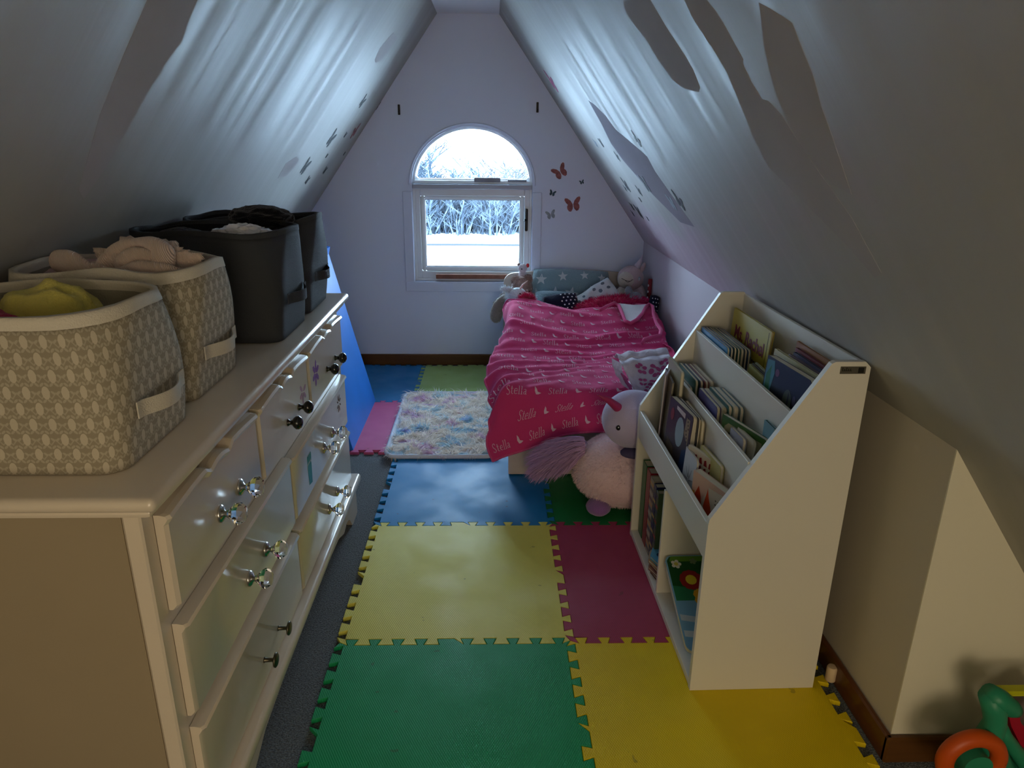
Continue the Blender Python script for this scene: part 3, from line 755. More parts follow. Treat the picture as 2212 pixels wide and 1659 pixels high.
# ------------------------------------------------------------------ fabric bins on the dresser
def fbin(name, label, x0, x1, y0, y1, z0, H, flare, mo, mi, mr, hz, group, lean=0, strap=True, seed=0, rim=.016, hl=.5, slump=.012):
    t = thing(name, label, 'storage bin', ((x0+x1)/2, (y0+y1)/2, z0), group)
    r = .035; N = 96
    def ring(g, z, wob):
        r = .035+.065*min(1, max(0, (z-z0)/H))**1.5
        cx, cy = (x0+x1)/2, (y0+y1)/2; hx, hy = (x1-x0)/2+g, (y1-y0)/2+g; pts = []
        P = [(hx-r, hy-r, 0), (-(hx-r), hy-r, 90), (-(hx-r), -(hy-r), 180), (hx-r, -(hy-r), 270)]
        raw = []
        for i, (a, b, a0) in enumerate(P):
            for k in range(6):
                an = math.radians(a0+18*k); raw.append((a+r*math.cos(an), b+r*math.sin(an)))
            na, nb, n0 = P[(i+1) % 4]; s = raw[-1]; e = (na+r*math.cos(math.radians(n0)), nb+r*math.sin(math.radians(n0)))
            for k in range(1, 14): raw.append((s[0]+(e[0]-s[0])*k/14, s[1]+(e[1]-s[1])*k/14))
        for px, py in raw:
            nn = noise.noise_vector(V((px*7+seed*3, py*7, z*5+seed)))
            dx = nn.x*wob; dy = nn.y*wob; dz = nn.z*wob*.7
            zz = z + lean*(px)*(z-z0)/H
            pts.append(V((cx+px+dx, cy+py+dy, zz+dz)))
        return pts
    def shell(g0, g1, za, zb, steps, mbx, inner=False):
        rows = []
        for k in range(steps+1):
            f = k/steps; z = za+(zb-za)*f; w = slump*((z-z0)/H)**1.3
            bulge = .008*math.sin(math.pi*min(1, (z-z0)/H))
            rows.append([mbx.bm.verts.new(p) for p in ring(g0+(g1-g0)*f+bulge, z, w)])
        for a, b in zip(rows, rows[1:]):
            n = len(a)
            for i in range(n): mbx.bm.faces.new((a[i], a[(i+1) % n], b[(i+1) % n], b[i]))
        return rows
    th = .006
    b = MB(); rows = shell(0, flare, z0+.001, z0+H-rim, 16, b); b.bm.faces.new(list(reversed(rows[0]))); o = b.obj('fabric_wall', mo, t, True)
    md = o.modifiers.new('solid', 'SOLIDIFY'); md.thickness = .002; md.offset = -1
    b = MB(); rows = shell(-th, flare-th, z0+.004, z0+H-.002, 16, b); b.bm.faces.new(list(reversed(rows[0]))); b.obj('lining', mi, t, True)
    b = MB(); a = shell(flare*.94+.0015, flare+.0015, z0+H-rim-.002, z0+H, 3, b); c = shell(flare-th-.001, flare-th-.001, z0+H-rim, z0+H+.0005, 3, b)
    n = len(a[-1])
    for i in range(n): b.bm.faces.new((a[-1][i], a[-1][(i+1) % n], c[-1][(i+1) % n], c[-1][i]))
    b.obj('rim_band', mr, t, True)
    if strap:
        cx = x1+flare*(hz/H)+.010; w = .013; cy = (y0+y1)/2; hw = (y1-y0)*hl/2+.02
        b = MB(); pts = []
        for k in range(21):
            u = k/20; yy = cy-hw+2*hw*u; o_ = .002+.020*max(0, math.sin(math.pi*(u-.12)/.76)) if .12 < u < .88 else .002
            pts.append((cx+o_, yy, z0+hz-.004*math.sin(math.pi*u)))
        g = []
        for (x, y, z) in pts: g.append([b.bm.verts.new(q) for q in ((x, y, z-w), (x+.002, y, z-w), (x+.002, y, z+w), (x, y, z+w))])
        for p, q in zip(g, g[1:]):
            for i in range(4): b.bm.faces.new((p[i], p[(i+1) % 4], q[(i+1) % 4], q[i]))
        b.bm.faces.new(g[0]); b.bm.faces.new(g[-1]); b.obj('strap_handle', mr, t, 'auto')
    return t
ZT = .7955
fbin('fabric_bin', 'nearest patterned beige fabric bin, holding yellow and pink clothes', -.868, -.545, .962, 1.215, ZT, .240, .006, M_bin, M_binin, M_binrim, .085, 'beige patterned fabric bins on the dresser', seed=1, slump=.010)
fbin('fabric_bin', 'second patterned beige fabric bin, with a knitted sweater piled on it', -.868, -.560, 1.262, 1.520, ZT, .245, .008, M_bin, M_binin, M_binrim, .085, 'beige patterned fabric bins on the dresser', seed=3, slump=.022)
fbin('fabric_bin', 'near charcoal fabric bin with clear plastic wrap and a black cloth on its rim', -.850, -.515, 1.680, 1.945, ZT, .265, .006, M_dbin, M_dbin_in, M_dbin, .10, 'charcoal fabric bins on the dresser', seed=5, slump=.018, rim=.01)
fbin('fabric_bin', 'far charcoal fabric bin standing at the window end of the dresser', -.850, -.520, 1.985, 2.235, ZT, .262, .008, M_dbin, M_dbin_in, M_dbin, .10, 'charcoal fabric bins on the dresser', seed=8, slump=.03, rim=.01)

# clothes
def heap(name, m, label, c, r, seed, disp=.35, fr=6, cat='clothing', sub_=5, M=None):
    b = MB(); q = bmesh.ops.create_icosphere(b.bm, subdivisions=sub_, radius=1)
    for v in q['verts']:
        n = v.co.copy(); k = noise.ridged_multi_fractal(n*fr*.28+V((seed, seed*2, 0)), .9, 2.1, 3, 1.0, 2.0)
        k = 1+disp*(k-1.1)*.5 + disp*.5*noise.noise(n*2+V((seed, 0, 0)))
        p = V((n.x*r[0], n.y*r[1], n.z*r[2]))*k
        v.co = (M @ p if M is not None else p)+V(c)
    return single(b, name, m, label, cat, smooth=True)
K_yel = cloth('yellow_jersey', (212, 200, 104)); K_pk = cloth('dusty_pink_jersey', (176, 50, 92)); K_hot = cloth('hot_pink_jersey', (214, 24, 130))
K_peach = cloth('peach_knit', (206, 164, 148), .3, .9, (200, .6)); K_blk = cloth('black_fleece', (16, 18, 26)); K_nvy = cloth('navy_jersey', (22, 26, 44))
heap('folded_shirt', K_yel, 'mustard yellow cloth heaped in the nearest bin', (-.700, 1.120, .965), (.085, .062, .085), 2, .22, 5)
heap('folded_shirt', K_pk, 'dusty pink cloth at the left inside the nearest bin', (-.735, 1.015, .985), (.062, .038, .052), 4, .2, 5)
heap('folded_shirt', mat('grey_beige_jersey', (140, 132, 118), .9, .1, bump=(200, .4)), 'grey beige cloth filling the bottom of the nearest bin', (-.73, 1.09, .90), (.15, .095, .05), 6, .2, 5)
heap('folded_shirt', cloth('pale_pink_jersey', (196, 160, 160)), 'pale pink cloth filling the second bin', (-.74, 1.395, .960), (.155, .105, .085), 9, .2, 6)
heap('folded_shirt', K_hot, 'hot pink cloth peeking out behind the knitted sweater', (-.735, 1.470, 1.030), (.050, .040, .035), 11, .2, 5)
# knitted sweater: folded rolls
def sweater():
    t = thing('knitted_sweater', 'peach beige ribbed knitted sweater bundled on top of the second bin', 'sweater', (-.72, 1.38, 1.02))
    m = mat('ribbed_knit', (226, 200, 186), .9, .12, sheen=.3); nt = m.node_tree; b = nt.nodes['Principled BSDF']; tc, X, Y, Z = objxyz(nt)
    s = mth(nt, 'SINE', mth(nt, 'MULTIPLY', mth(nt, 'ADD', X, mth(nt, 'MULTIPLY', Z, .6)), 2400))
    bp = nt.nodes.new('ShaderNodeBump'); bp.inputs['Strength'].default_value = .6; bp.inputs['Distance'].default_value = .002
    nt.links.new(s, bp.inputs['Height']); nt.links.new(bp.outputs['Normal'], b.inputs['Normal'])
    def fold(path, rad, fl, name):
        q = MB(); N = 40; P = [V(p) for p in path]; pts = []; rr = []
        for k in range(N+1):
            u = k/N*(len(P)-1); i = min(int(u), len(P)-2); f = u-i
            p0, p1, p2, p3 = P[max(i-1, 0)], P[i], P[i+1], P[min(i+2, len(P)-1)]
            pts.append(.5*((2*p1)+(p2-p0)*f+(2*p0-5*p1+4*p2-p3)*f*f+(3*p1-p0-3*p2+p3)*f**3))
            rr.append(rad*(.35+.65*math.sin(math.pi*min(1, max(0, .08+.84*k/N)))**.5)*(1+.12*noise.noise(pts[-1]*30)))
        q.tube(pts, rr, 18, True, fl); q.obj(name, m, t, True)
    P = lambda px, py, y: atY(px, py, y)
    fold([P(120, 562, 1.36), P(150, 570, 1.35), P(180, 590, 1.34), P(205, 605, 1.335)], .026, .8, 'sleeve')
    fold([P(190, 585, 1.33), P(215, 592, 1.33), P(232, 606, 1.335), P(260, 600, 1.34)], .020, .8, 'sleeve')
    fold([P(245, 600, 1.35), P(240, 560, 1.36), P(265, 540, 1.37), P(310, 536, 1.38), P(350, 560, 1.37), P(360, 595, 1.36)], .019, .75, 'fold')
    fold([P(262, 596, 1.33), P(268, 565, 1.335), P(300, 552, 1.345), P(335, 566, 1.34), P(340, 592, 1.33)], .016, .7, 'fold')
    fold([P(255, 598, 1.32), P(300, 585, 1.32), P(345, 590, 1.32), P(385, 600, 1.33), P(420, 596, 1.35)], .020, .8, 'fold')
    fold([P(215, 604, 1.33), P(222, 575, 1.35), P(245, 556, 1.37), P(262, 570, 1.355), P(258, 600, 1.34)], .018, .7, 'fold')
    fold([P(330, 600, 1.33), P(350, 575, 1.34), P(352, 545, 1.36), P(325, 527, 1.375), P(290, 527, 1.38)], .022, .7, 'fold')
    fold([P(150, 600, 1.335), P(185, 604, 1.33), P(230, 606, 1.33), P(280, 603, 1.325)], .014, .9, 'fold')
    q = MB(); c = atY(310, 560, 1.375); q.ell(c+V((-.005, .02, -.015)), (.085, .045, .040), None, 5, .55, 9, 3); q.obj('body', m, t, True)
sweater()
c = atY(572, 478, 1.93)
heap('black_sweatshirt', K_blk, 'black cloth draped over the rims between the two charcoal bins', (c.x-.02, 1.965, 1.065), (.085, .060, .034), 13, .25, 6)
heap('folded_shirt', K_nvy, 'navy cloth at the far left inside the near charcoal bin', (-.80, 1.86, 1.0), (.085, .07, .05), 17, .2, 5)
heap('folded_shirt', cloth('dark_red_jersey', (110, 40, 60)), 'dark red cloth beside the plastic wrap in the near charcoal bin', (-.745, 1.765, 1.005), (.045, .04, .045), 19, .2, 5)
heap('folded_shirt', mat('dark_grey_jersey', (60, 60, 66), .9, .1), 'dark grey cloth filling the near charcoal bin', (-.70, 1.81, .94), (.16, .11, .07), 20, .2, 5)
heap('folded_shirt', mat('black_knit', (24, 26, 32), .9, .1), 'black cloth filling the far charcoal bin', (-.70, 2.11, .98), (.15, .10, .07), 23, .2, 5)
M_wrap = mat('clear_plastic', (222, 222, 226), .08, .6, coat=.6, bump=(30, 1.0, 4))
b = MB(); c = atY(505, 518, 1.77)
q = bmesh.ops.create_icosphere(b.bm, subdivisions=5, radius=1)
for v in q['verts']:
    n = v.co.copy(); k = 1+.28*noise.cell(n*3.2)*.3+.25*noise.noise(n*4)
    v.co = V((n.x*.075, n.y*.05, n.z*.032))*k+V((c.x+.01, 1.79, 1.035))
single(b, 'plastic_wrap', M_wrap, 'crumpled clear plastic wrap poking out of the near charcoal bin', 'plastic bag', smooth='auto')
c = atY(586, 502, 1.90)
single(MB().poly([(c.x-.010, 1.935, c.z-.03), (c.x+.008, 1.937, c.z-.03), (c.x+.012, 1.950, c.z+.03), (c.x-.004, 1.948, c.z+.03)], (0, -.003, 0)), 'fabric_strap', mat('grey_webbing', (96, 92, 96), .8, .1), 'grey webbing strap hanging from the black cloth into the near charcoal bin', 'strap')

# blue folded foam board beyond the dresser
t = thing('folding_board', 'bright blue foam board folded into an A shape beyond the dresser end', 'play board', (-.70, 3.09, 0))
bx = -.592; zt = .79; tx = bx-.242*zt
for (xa, xb) in ((bx, tx), (tx-(bx-tx), tx)):
    s = 1 if xa > xb else -1
    MB().poly([(xa, 2.79, MT), (xb, 2.79, zt), (xb, 3.402, zt), (xa, 3.402, MT)], (-.018*s, 0, -.003)).obj('panel', M_blueboard, t)

# ------------------------------------------------------------------ bed
def bed():
    t = thing('toddler_bed', 'low pale wooden toddler bed under the right slope against the end wall', 'bed', (.45, 3.27, 0))
    x0, x1, y0, y1 = .065, .845, 2.545, 4.03
    def board(ya, yb, pts, nm): MB().poly([(x, ya, z) for x, z in pts], (0, yb-ya, 0)).obj(nm, M_bed, t)
    hp = [(x0, .06), (x1, .06), (x1, .50)]
    for k in range(9): a = k/8*math.pi/2; hp.append((x1-.06+.06*math.cos(a), .50+.06*math.sin(a)))
    for k in range(1, 10): u = k/10; hp.append((x1-.06-(x1-x0-.12)*u, .56+.022*math.sin(math.pi*u)))
    for k in range(9): a = math.pi/2+k/8*math.pi/2; hp.append((x0+.06+.06*math.cos(a), .50+.06*math.sin(a)))
    board(y1-.03, y1-.012, hp, 'headboard')
    fp = [(x0, .018), (x1, .018), (x1, .30), (x1-.03, .335), (x0+.03, .335), (x0, .30)]
    board(y0, y0+.018, fp, 'footboard')
    for xa in (x0, x1-.018): MB().bb((xa, y0+.018, .10), (xa+.018, y1-.03, .22), .004).obj('side_rail', M_bed, t)
    for xa, ya in ((x0, y0+.0185), (x1-.04, y0+.0185), (x0, y1-.072), (x1-.04, y1-.072)):
        MB().bb((xa, ya, (MT+.0005) if xa < .2 else .001), (xa+.04, ya+.04, .12), .004).obj('leg', M_bed, t)
    MB().bb((x0+.018, y0+.018, .16), (x1-.018, y1-.03, .18)).obj('slat_base', M_bed, t)
    single(MB().bb((x0+.02, y0+.02, .1805), (x1-.02, y1-.032, .300), .03, seg=3), 'mattress', cloth('white_floral_sheet', (206, 214, 222), .1, .9, (80, .3), (40, .14)), 'toddler mattress in a pale sheet under the pink blanket', 'mattress', smooth='auto')
bed()

# ---- blanket surface
ROWS = [  # Y, left hem pixel, z of the top across, right pixel
    (3.60, [(1087, 668), (1096, 655), (1112, 649), (1140, 650), (1165, 662), (1205, 686), (1250, 680), (1300, 673), (1345, 662), (1370, 655), (1408, 660)]),
]
def blanket():
    nc = 11
    def row(Y, L_, zs, R_=None, x0=.078, x1=.80):
        pts = [atY(L_[0], L_[1], Y)]
        for k in range(1, nc-1):
            u = (k-1)/(nc-3); x = x0+(x1-x0)*u
            z = zs[0]+(zs[1]-zs[0])*min(1, u*2) if u < .5 else zs[1]+(zs[2]-zs[1])*(u-.5)*2
            pts.append(V((x, Y, z)))
        if R_: pts.append(atY(R_[0], R_[1], Y))
        else: pts.append(V((x1+.035, Y, zs[2]-.03)))
        return pts
    G = []
    G.append([atY(px, py, 3.58) for px, py in ROWS[0][1]])
    G.append(row(3.46, (1093, 700), (.50, .465, .485), (1422, 690), .10, .79))
    G.append(row(3.30, (1090, 716), (.47, .42, .45), (1432, 722), .09, .80))
    G.append(row(3.12, (1076, 744), (.415, .375, .40), (1430, 735), .07, .80))
    G.append(row(2.98, (1062, 770), (.375, .355, .385), (1452, 758), .055, .80))
    G.append(row(2.86, (1054, 796), (.372, .365, .385), (1450, 775), .05, .80))
    G.append(row(2.75, (1050, 826), (.375, .370, .385), (1448, 790), .045, .80))
    G.append(row(2.63, (1060, 868), (.378, .372, .385), None, .050, .80))
    G.append(row(2.545, (1062, 905), (.355, .365, .375), None, .050, .80))
    J = [(1052, 957), (1080, 946), (1128, 930), (1174, 915), (1217, 903), (1262, 893), (1306, 887), (1345, 884), (1380, 882), (1410, 880), (1430, 880)]
    G.append([atY(px, py, 2.50) for px, py in J])
    Hm = [(1064, 998), (1090, 986), (1132, 973), (1174, 958), (1216, 941), (1262, 934), (1306, 933), (1345, 933), (1380, 933), (1410, 933), (1430, 933)]
    G.append([atY(px, py, 2.485) for px, py in Hm])
    nr = len(G)
    # arclength parameters
    us = [0]; mid = 4
    for k in range(1, nc): us.append(us[-1]+(G[mid][k]-G[mid][k-1]).length)
    vs = [0]
    for k in range(1, nr): vs.append(vs[-1]+(G[k][4]-G[k-1][4]).length)
    def cm(P, f):
        p0, p1, p2, p3 = P
        return .5*((2*p1)+(p2-p0)*f+(2*p0-5*p1+4*p2-p3)*f*f+(3*p1-p0-3*p2+p3)*f**3)
    def find(arr, x):
        x = max(0, min(arr[-1]-1e-6, x))
        for i in range(len(arr)-1):
            if x < arr[i+1]: return i, (x-arr[i])/(arr[i+1]-arr[i])
    def base(u, v):
        i, fu = find(us, u); j, fv = find(vs, v); rows = []
        for dj in (-1, 0, 1, 2):
            jj = max(0, min(nr-1, j+dj)); r = G[jj]
            rows.append(cm([r[max(0, min(nc-1, i+di))] for di in (-1, 0, 1, 2)], fu))
        return cm(rows, fv)
    U, W = us[-1], vs[-1]
    # fold ridges: (v0, slope, amp, width, u-range)
    folds = [  # v0, slope dv/du, height, width, u from, u to, phase
        (.07, .42, .013, .030, -.1, .75, 1), (.20, .36, .012, .028, -.1, .80, 2), (.17, -.10, .008, .030, .5, 1.3, 3), (.30, .02, .009, .026, .35, 1.3, 4),
        (.40, .16, .016, .024, -.1, .9, 0), (.49, -.10, .013, .018, .15, 1.3, 1), (.55, -.04, .012, .016, .3, 1.3, 2), (.61, -.02, .011, .018, -.1, .7, 3),
        (.66, -.16, .012, .018, .25, 1.1, 4), (.72, -.24, .013, .020, -.1, .8, 5), (.79, -.34, .013, .021, -.1, .72, 0), (.87, -.42, .014, .022, -.1, .62, 1),
        (.95, -.46, .012, .022, -.1, .50, 2), (1.03, -.50, .012, .024, -.1, .42, 3), (1.12, -.45, .009, .026, -.1, .40, 4), (.90, -.16, .006, .04, .35, 1.3, 5)]
    def hgt(u, v):
        h = 0
        for v0, sl, am, w, ua, ub, ph in folds:
            d = v-(v0+sl*(u-.3)+.02*math.sin(u*6+ph)); e = math.exp(-(d/w)**2)
            un = u/U; g = max(0, min(1, (un-ua)*5))*max(0, min(1, (ub-un)*5)); h += am*.8*e*g
        # radiating side folds at the left hem
        s = max(0, 1-u/.22)
        if v > .35: h += s*.006*math.sin(v*58+u*14)*min(1, (v-.35)*6)
        h += .006*noise.noise(V((u*9, v*9, 3)))+.0025*noise.noise(V((u*28, v*28, 7)))
        return h
    def surf(u, v, off=0):
        p = base(u, v); e = .004
        du = base(min(u+e, U), v)-base(max(u-e, 0), v); dv = base(u, min(v+e, W))-base(u, max(v-e, 0))
        n = du.cross(dv)
        if n.length < 1e-9: n = V((0, 0, 1))
        n.normalize()
        if n.z < 0 and abs(n.z) > .3: n = -n
        if n.z < .3:
            if n.y > .3: n = -n
        return p+n*(hgt(u, v)+off)
    # consistent sign: normals point up/out of the bed
    def sgn():
        p = base(.4, .6); du = base(.41, .6)-p; dv = base(.4, .61)-p; return 1 if du.cross(dv).z > 0 else -1
    SG = sgn()
    cache = {}
    def surf(u, v, off=0):
        e = .006
        p = base(u, v); du = base(min(u+e, U), v)-base(max(u-e, 0), v); dv = base(u, min(v+e, W))-base(u, max(v-e, 0))
        n = du.cross(dv)*SG
        n = n.normalized() if n.length > 1e-10 else V((0, 0, 1))
        return p+n*(hgt(u, v)+off)
    nu, nv = 110, 150
    t = thing('fleece_blanket', 'hot pink fleece blanket printed with white name lettering and butterflies, spread over the toddler bed', 'blanket', (.42, 3.0, .36))
    o = MB().grid(lambda a, b: surf(a*U, b*W), nu, nv).obj('fleece', C_blanket, t, True, recalc=False)
    md = o.modifiers.new('solid', 'SOLIDIFY'); md.thickness = .004; md.offset = -SG*1.0 if False else 0
    # hem
    for nm, f in (('hem', lambda k: surf(.001, W*k/80, 0)), ('hem', lambda k: surf(U*k/80, .001, 0)), ('hem', lambda k: surf(U*k/80, W-.001, 0))):
        MB().tube([f(k) for k in range(81)], .0045, 8).obj(nm, C_hem, t, True)
    # printed lettering
    GL = {'S': ([[(.50, .80), (.40, .95), (.24, .97), (.12, .84), (.18, .62), (.40, .44), (.50, .24), (.40, .05), (.22, .02), (.07, .18)]], .60),
          't': ([[(.18, .86), (.18, .14), (.26, .02), (.40, .08)], [(.03, .62), (.38, .62)]], .44),
          'e': ([[(.08, .34), (.48, .37), (.42, .58), (.27, .64), (.12, .52), (.07, .30), (.15, .08), (.32, .02), (.48, .12)]], .56),
          'l': ([[(.16, 1.0), (.16, .04)], [(.03, .03), (.30, .03)], [(.04, .97), (.18, .99)]], .34),
          'a': ([[(.10, .52), (.25, .63), (.38, .55), (.40, .10), (.50, .03)], [(.40, .38), (.18, .33), (.08, .18), (.16, .04), (.38, .14)]], .56)}
    word = []; adv = 0
    for ch in 'Stella':
        st, w = GL[ch]
        for s in st: word.append([(x+adv, y) for x, y in s])
        adv += w
    def ribbon(b, pts, wd, mapf):
        prev = None
        for i, p in enumerate(pts):
            a = V(pts[max(i-1, 0)]); c = V(pts[min(i+1, len(pts)-1)]); d = (c-a).normalized(); n = V((-d.y, d.x))*wd*(.35+.65*abs(d.y))
            q = (b.bm.verts.new(mapf(V(p)+n)), b.bm.verts.new(mapf(V(p)-n)))
            if prev: b.bm.faces.new((prev[0], prev[1], q[1], q[0]))
            prev = q
    bt = MB(); bb = MB(); su = .026
    for r in range(26):
        v = .030+r*.071
        for c in range(9):
            u = -.03+c*.155+(.058*r) % .155
            if u+.055 > U-.01 or v > W-.03: continue
            if u > .004:
                mf = lambda p, u=u, v=v: surf(min(U-.002, u+p.x*su), max(.002, v+.012-p.y*su*1.1), .0048)
                for s in word: ribbon(bt, s, .045, mf)
            ub = u+.112
            if ub < U-.02 and ub > .01:
                # small side-view butterfly: two wings
                for pts in ([(-.5, .9), (-.1, .5), (.15, .0), (-.25, -.25), (-.45, .1)], [(.15, .0), (.9, -.25), (.35, -.5), (-.1, -.5), (-.25, -.25)]):
                    P = [surf(max(.002, min(U-.002, ub+x*.019)), max(.002, min(W-.002, v-y*.019)), .0048) for x, y in pts]
                    bb.bm.faces.new([bb.bm.verts.new(p) for p in P])
    bt.obj('printed_name', C_print, t, recalc=False)['kind'] = 'stuff'; bb.obj('printed_butterflies', C_print, t, recalc=False)['kind'] = 'stuff'
    # turned back corner showing the white lining
    def A(px, py):      # a little above the blanket surface, nearer as it runs down
        return atY(px, py, 3.47-.0062*(py-655))
    pts = [A(1333, 655), A(1339, 664), A(1345, 678), A(1351, 692), A(1362, 695), A(1376, 688), A(1388, 676), A(1396, 664), A(1402, 657), A(1370, 659)]
    MB().poly(pts, (0, -.006, .002)).obj('turned_corner', C_lining, t)['label'] = 'white lining of the turned back corner'
    pth = [A(1296, 670), A(1312, 661), A(1328, 654), A(1337, 660), A(1344, 676), A(1350, 693), A(1362, 698), A(1376, 690), A(1388, 677), A(1395, 663), A(1402, 657), A(1410, 662), A(1412, 680), A(1418, 698), A(1428, 712), A(1426, 724), A(1408, 728), A(1392, 733), A(1388, 742)]
    MB().tube(pth, .0085, 8).obj('turned_hem', C_hem, t, True)
    return surf, U, W
SURF, BU, BW_ = blanket()

# ---- pillows
def pillow_mb(w, h, th, nx=26, ny=20, seed=0, wob=.006):
    """soft cushion in local XZ plane, bulging along Y; returns MB and front function"""
    def f(a, b, s):
        x, z = (a*2-1), (b*2-1)
        k = max(0, (1-x**4))*max(0, (1-z**4)); y = s*th*.5*k**.45
        pin = 1-.06*(x*x*z*z)
        return V((x*w/2*(1-.035*(1-z*z)*-1*0)*pin, y+wob*noise.noise(V((x*2+seed, z*2, s))), z*h/2*pin))
    b = MB()
    b.grid(lambda a, c: f(a, c, -1), nx, ny); b.grid(lambda a, c: f(a, c, 1), nx, ny, True)
    bmesh.ops.remove_doubles(b.bm, verts=b.bm.verts[:], dist=.0008)
    return b, f
def place(b, M):
    for v in b.bm.verts: v.co = M @ v.co
    return b
def star(n=5, r=.42):
    return [(math.sin(math.pi*k/n)*(1 if k % 2 == 0 else r), math.cos(math.pi*k/n)*(1 if k % 2 == 0 else r)) for k in range(2*n)]
K_star = cloth('teal_chenille', (132, 160, 172), .4, .9, (160, .6)); K_starw = cloth('white_chenille', (206, 214, 216), .3, .9, (160, .5))
def decal_on(front, M, cx, cz, pts, size, off, w, h, b, ang=0):
    ca, sa = math.cos(ang), math.sin(ang); P = []
    def q(x, z):
        a = (x/(w/2)+1)/2; c = (z/(h/2)+1)/2; a = max(.01, min(.99, a)); c = max(.01, min(.99, c))
        p = front(a, c, -1); p.y -= off; return M @ p
    c0 = q(cx, cz); vc = b.bm.verts.new(c0)
    vs = [b.bm.verts.new(q(cx+(x*ca-z*sa)*size, cz+(x*sa+z*ca)*size)) for x, z in pts]
    for i in range(len(vs)): b.bm.faces.new((vc, vs[i], vs[(i+1) % len(vs)]))
# star pillow
A = atY(1146, 587, 3.90); B = atY(1322, 600, 3.90)
w = .44; h = .24; M = TR(atY(1232, 628, 3.92)) @ Rx(math.radians(-14)) @ Ry(math.radians(2))
t = thing('star_pillow', 'dusty teal pillow with white stars against the headboard', 'pillow', (.445, 3.92, .33))
b, f = pillow_mb(w, h, .11, seed=1); place(b, M).obj('cover', K_star, t, True)
for cx, cz, sz in [(-.17, .055, .028), (-.05, .075, .024), (.07, .085, .022), (.17, .075, .022), (-.19, -.03, .03), (-.09, -.02, .032), (.0, -.02, .034), (.11, -.01, .036), (.19, -.03, .03), (.08, -.08, .030)]:
    sb = MB(); decal_on(f, M, cx, cz, star(), sz*1.2, .0018, w, h, sb, rnd.uniform(-.2, .2)); sb.obj('printed_star', K_starw, t, recalc=False)
# second teal cushion in front
M = TR(atY(1203, 662, 3.74)) @ Rx(math.radians(-38)) @ Ry(math.radians(4))
t = thing('teal_cushion', 'smaller teal cushion with a white star, lying in front of the star pillow', 'cushion', (.37, 3.79, .33))
b, f = pillow_mb(.25, .17, .09, seed=5); place(b, M).obj('cover', K_star, t, True)
sb = MB(); decal_on(f, M, .07, .03, star(), .030, .0018, .25, .17, sb, .2); sb.obj('printed_star', K_starw, t, recalc=False)

# navy things with white dots
K_navy = cloth('navy_cotton', (24, 32, 58), .1, .8); K_dot = mat('white_dots', (224, 226, 232), .8, .1)
def dots(b, f, M, w, h, xs, zs, r, off=.0015):
    P = [(math.cos(2*math.pi*k/8), math.sin(2*math.pi*k/8)) for k in range(8)]
    for i, z in enumerate(zs):
        for x in xs: decal_on(f, M, x+(.5*(xs[1]-xs[0]) if i % 2 else 0), z, P, r, off, w, h, b)
M = TR(atY(1212, 664, 3.64)) @ Rx(math.radians(-35)) @ Ry(math.radians(-8))
t = thing('navy_cushion', 'navy cushion with a white polka dot end, half under the pink blanket', 'cushion', (.325, 3.66, .40))
b, f = pillow_mb(.19, .15, .07, seed=2); place(b, M).obj('cover', K_navy, t, True)
db = MB(); dots(db, f, M, .19, .15, [.005, .028, .051, .074], [-.06, -.04, -.02, 0, .02, .04, .06], .0045); db.obj('polka_dots', K_dot, t, recalc=False)
M = TR((.815, 3.53, .435)) @ Rx(math.radians(-20)) @ Ry(math.radians(12))
t = thing('navy_dotted_cloth', 'narrow navy cloth with white dots squeezed between blanket and knee wall', 'cloth', (.81, 3.53, .38))
b, f = pillow_mb(.055, .20, .04, seed=4); place(b, M).obj('cloth', K_navy, t, True)
db = MB(); dots(db, f, M, .055, .20, [-.015, .0, .012], [-.08, -.06, -.04, -.02, 0, .02, .04, .06, .08], .0036); db.obj('polka_dots', K_dot, t, recalc=False)
# white spotted cushion
K_sp = cloth('white_muslin', (206, 218, 226), .2, .85, (60, .5)); K_spot = mat('grey_spots', (110, 124, 140), .9, .1)
M = TR(atY(1288, 648, 3.70)) @ Ry(math.radians(-34)) @ Rx(math.radians(-28))
t = thing('spotted_cushion', 'white cushion with grey giraffe spots standing on its corner beside the star pillow', 'cushion', (.545, 3.68, .40))
b, f = pillow_mb(.24, .15, .08, seed=7, wob=.02); place(b, M).obj('cover', K_sp, t, True)
for cx, cz, sz in [(-.08, .03, .011), (-.045, .045, .009), (-.02, .015, .013), (.02, .045, .010), (.045, .02, .012), (.075, .05, .011), (-.06, -.02, .010), (.0, -.02, .009), (.09, .015, .010), (.035, -.03, .009)]:
    sb = MB(); decal_on(f, M, cx, cz, [(1, .2), (.5, .9), (-.4, .8), (-1, .1), (-.5, -.8), (.6, -.7)], sz, .0018, .24, .15, sb, rnd.uniform(0, 3)); sb.obj('grey_spot', K_spot, t, recalc=False)
# hot pink furry pillow
K_fur = mat('hot_pink_fur', (206, 30, 98), .85, .1, sheen=.3)
t = thing('furry_pillow', 'hot pink shaggy pillow showing above the blanket hem at the right', 'pillow', (.62, 3.60, .40))
c0 = V((.625, 3.60, .452)); b = MB(); b.ell(c0, (.20, .07, .055), Matrix.Rotation(math.radians(-6), 3, 'Y'), 4, .1, 4); b.obj('body', K_fur, t, True)
b = MB(); R = random.Random(8)
for k in range(3000):
    a = R.uniform(0, 2*math.pi); z = R.uniform(-.3, 1); q = math.sqrt(max(0, 1-z*z)); n = V((q*math.cos(a), q*math.sin(a), z))
    p = c0+Matrix.Rotation(math.radians(-6), 3, 'Y') @ V((n.x*.20, n.y*.07, n.z*.055)); b.strand(p, n+V((R.uniform(-.4, .4), R.uniform(-.4, .4), .5)), R.uniform(.015, .03), .003, .9, 2)
o = b.obj('fur', K_fur, t, recalc=False); o['kind'] = 'stuff'
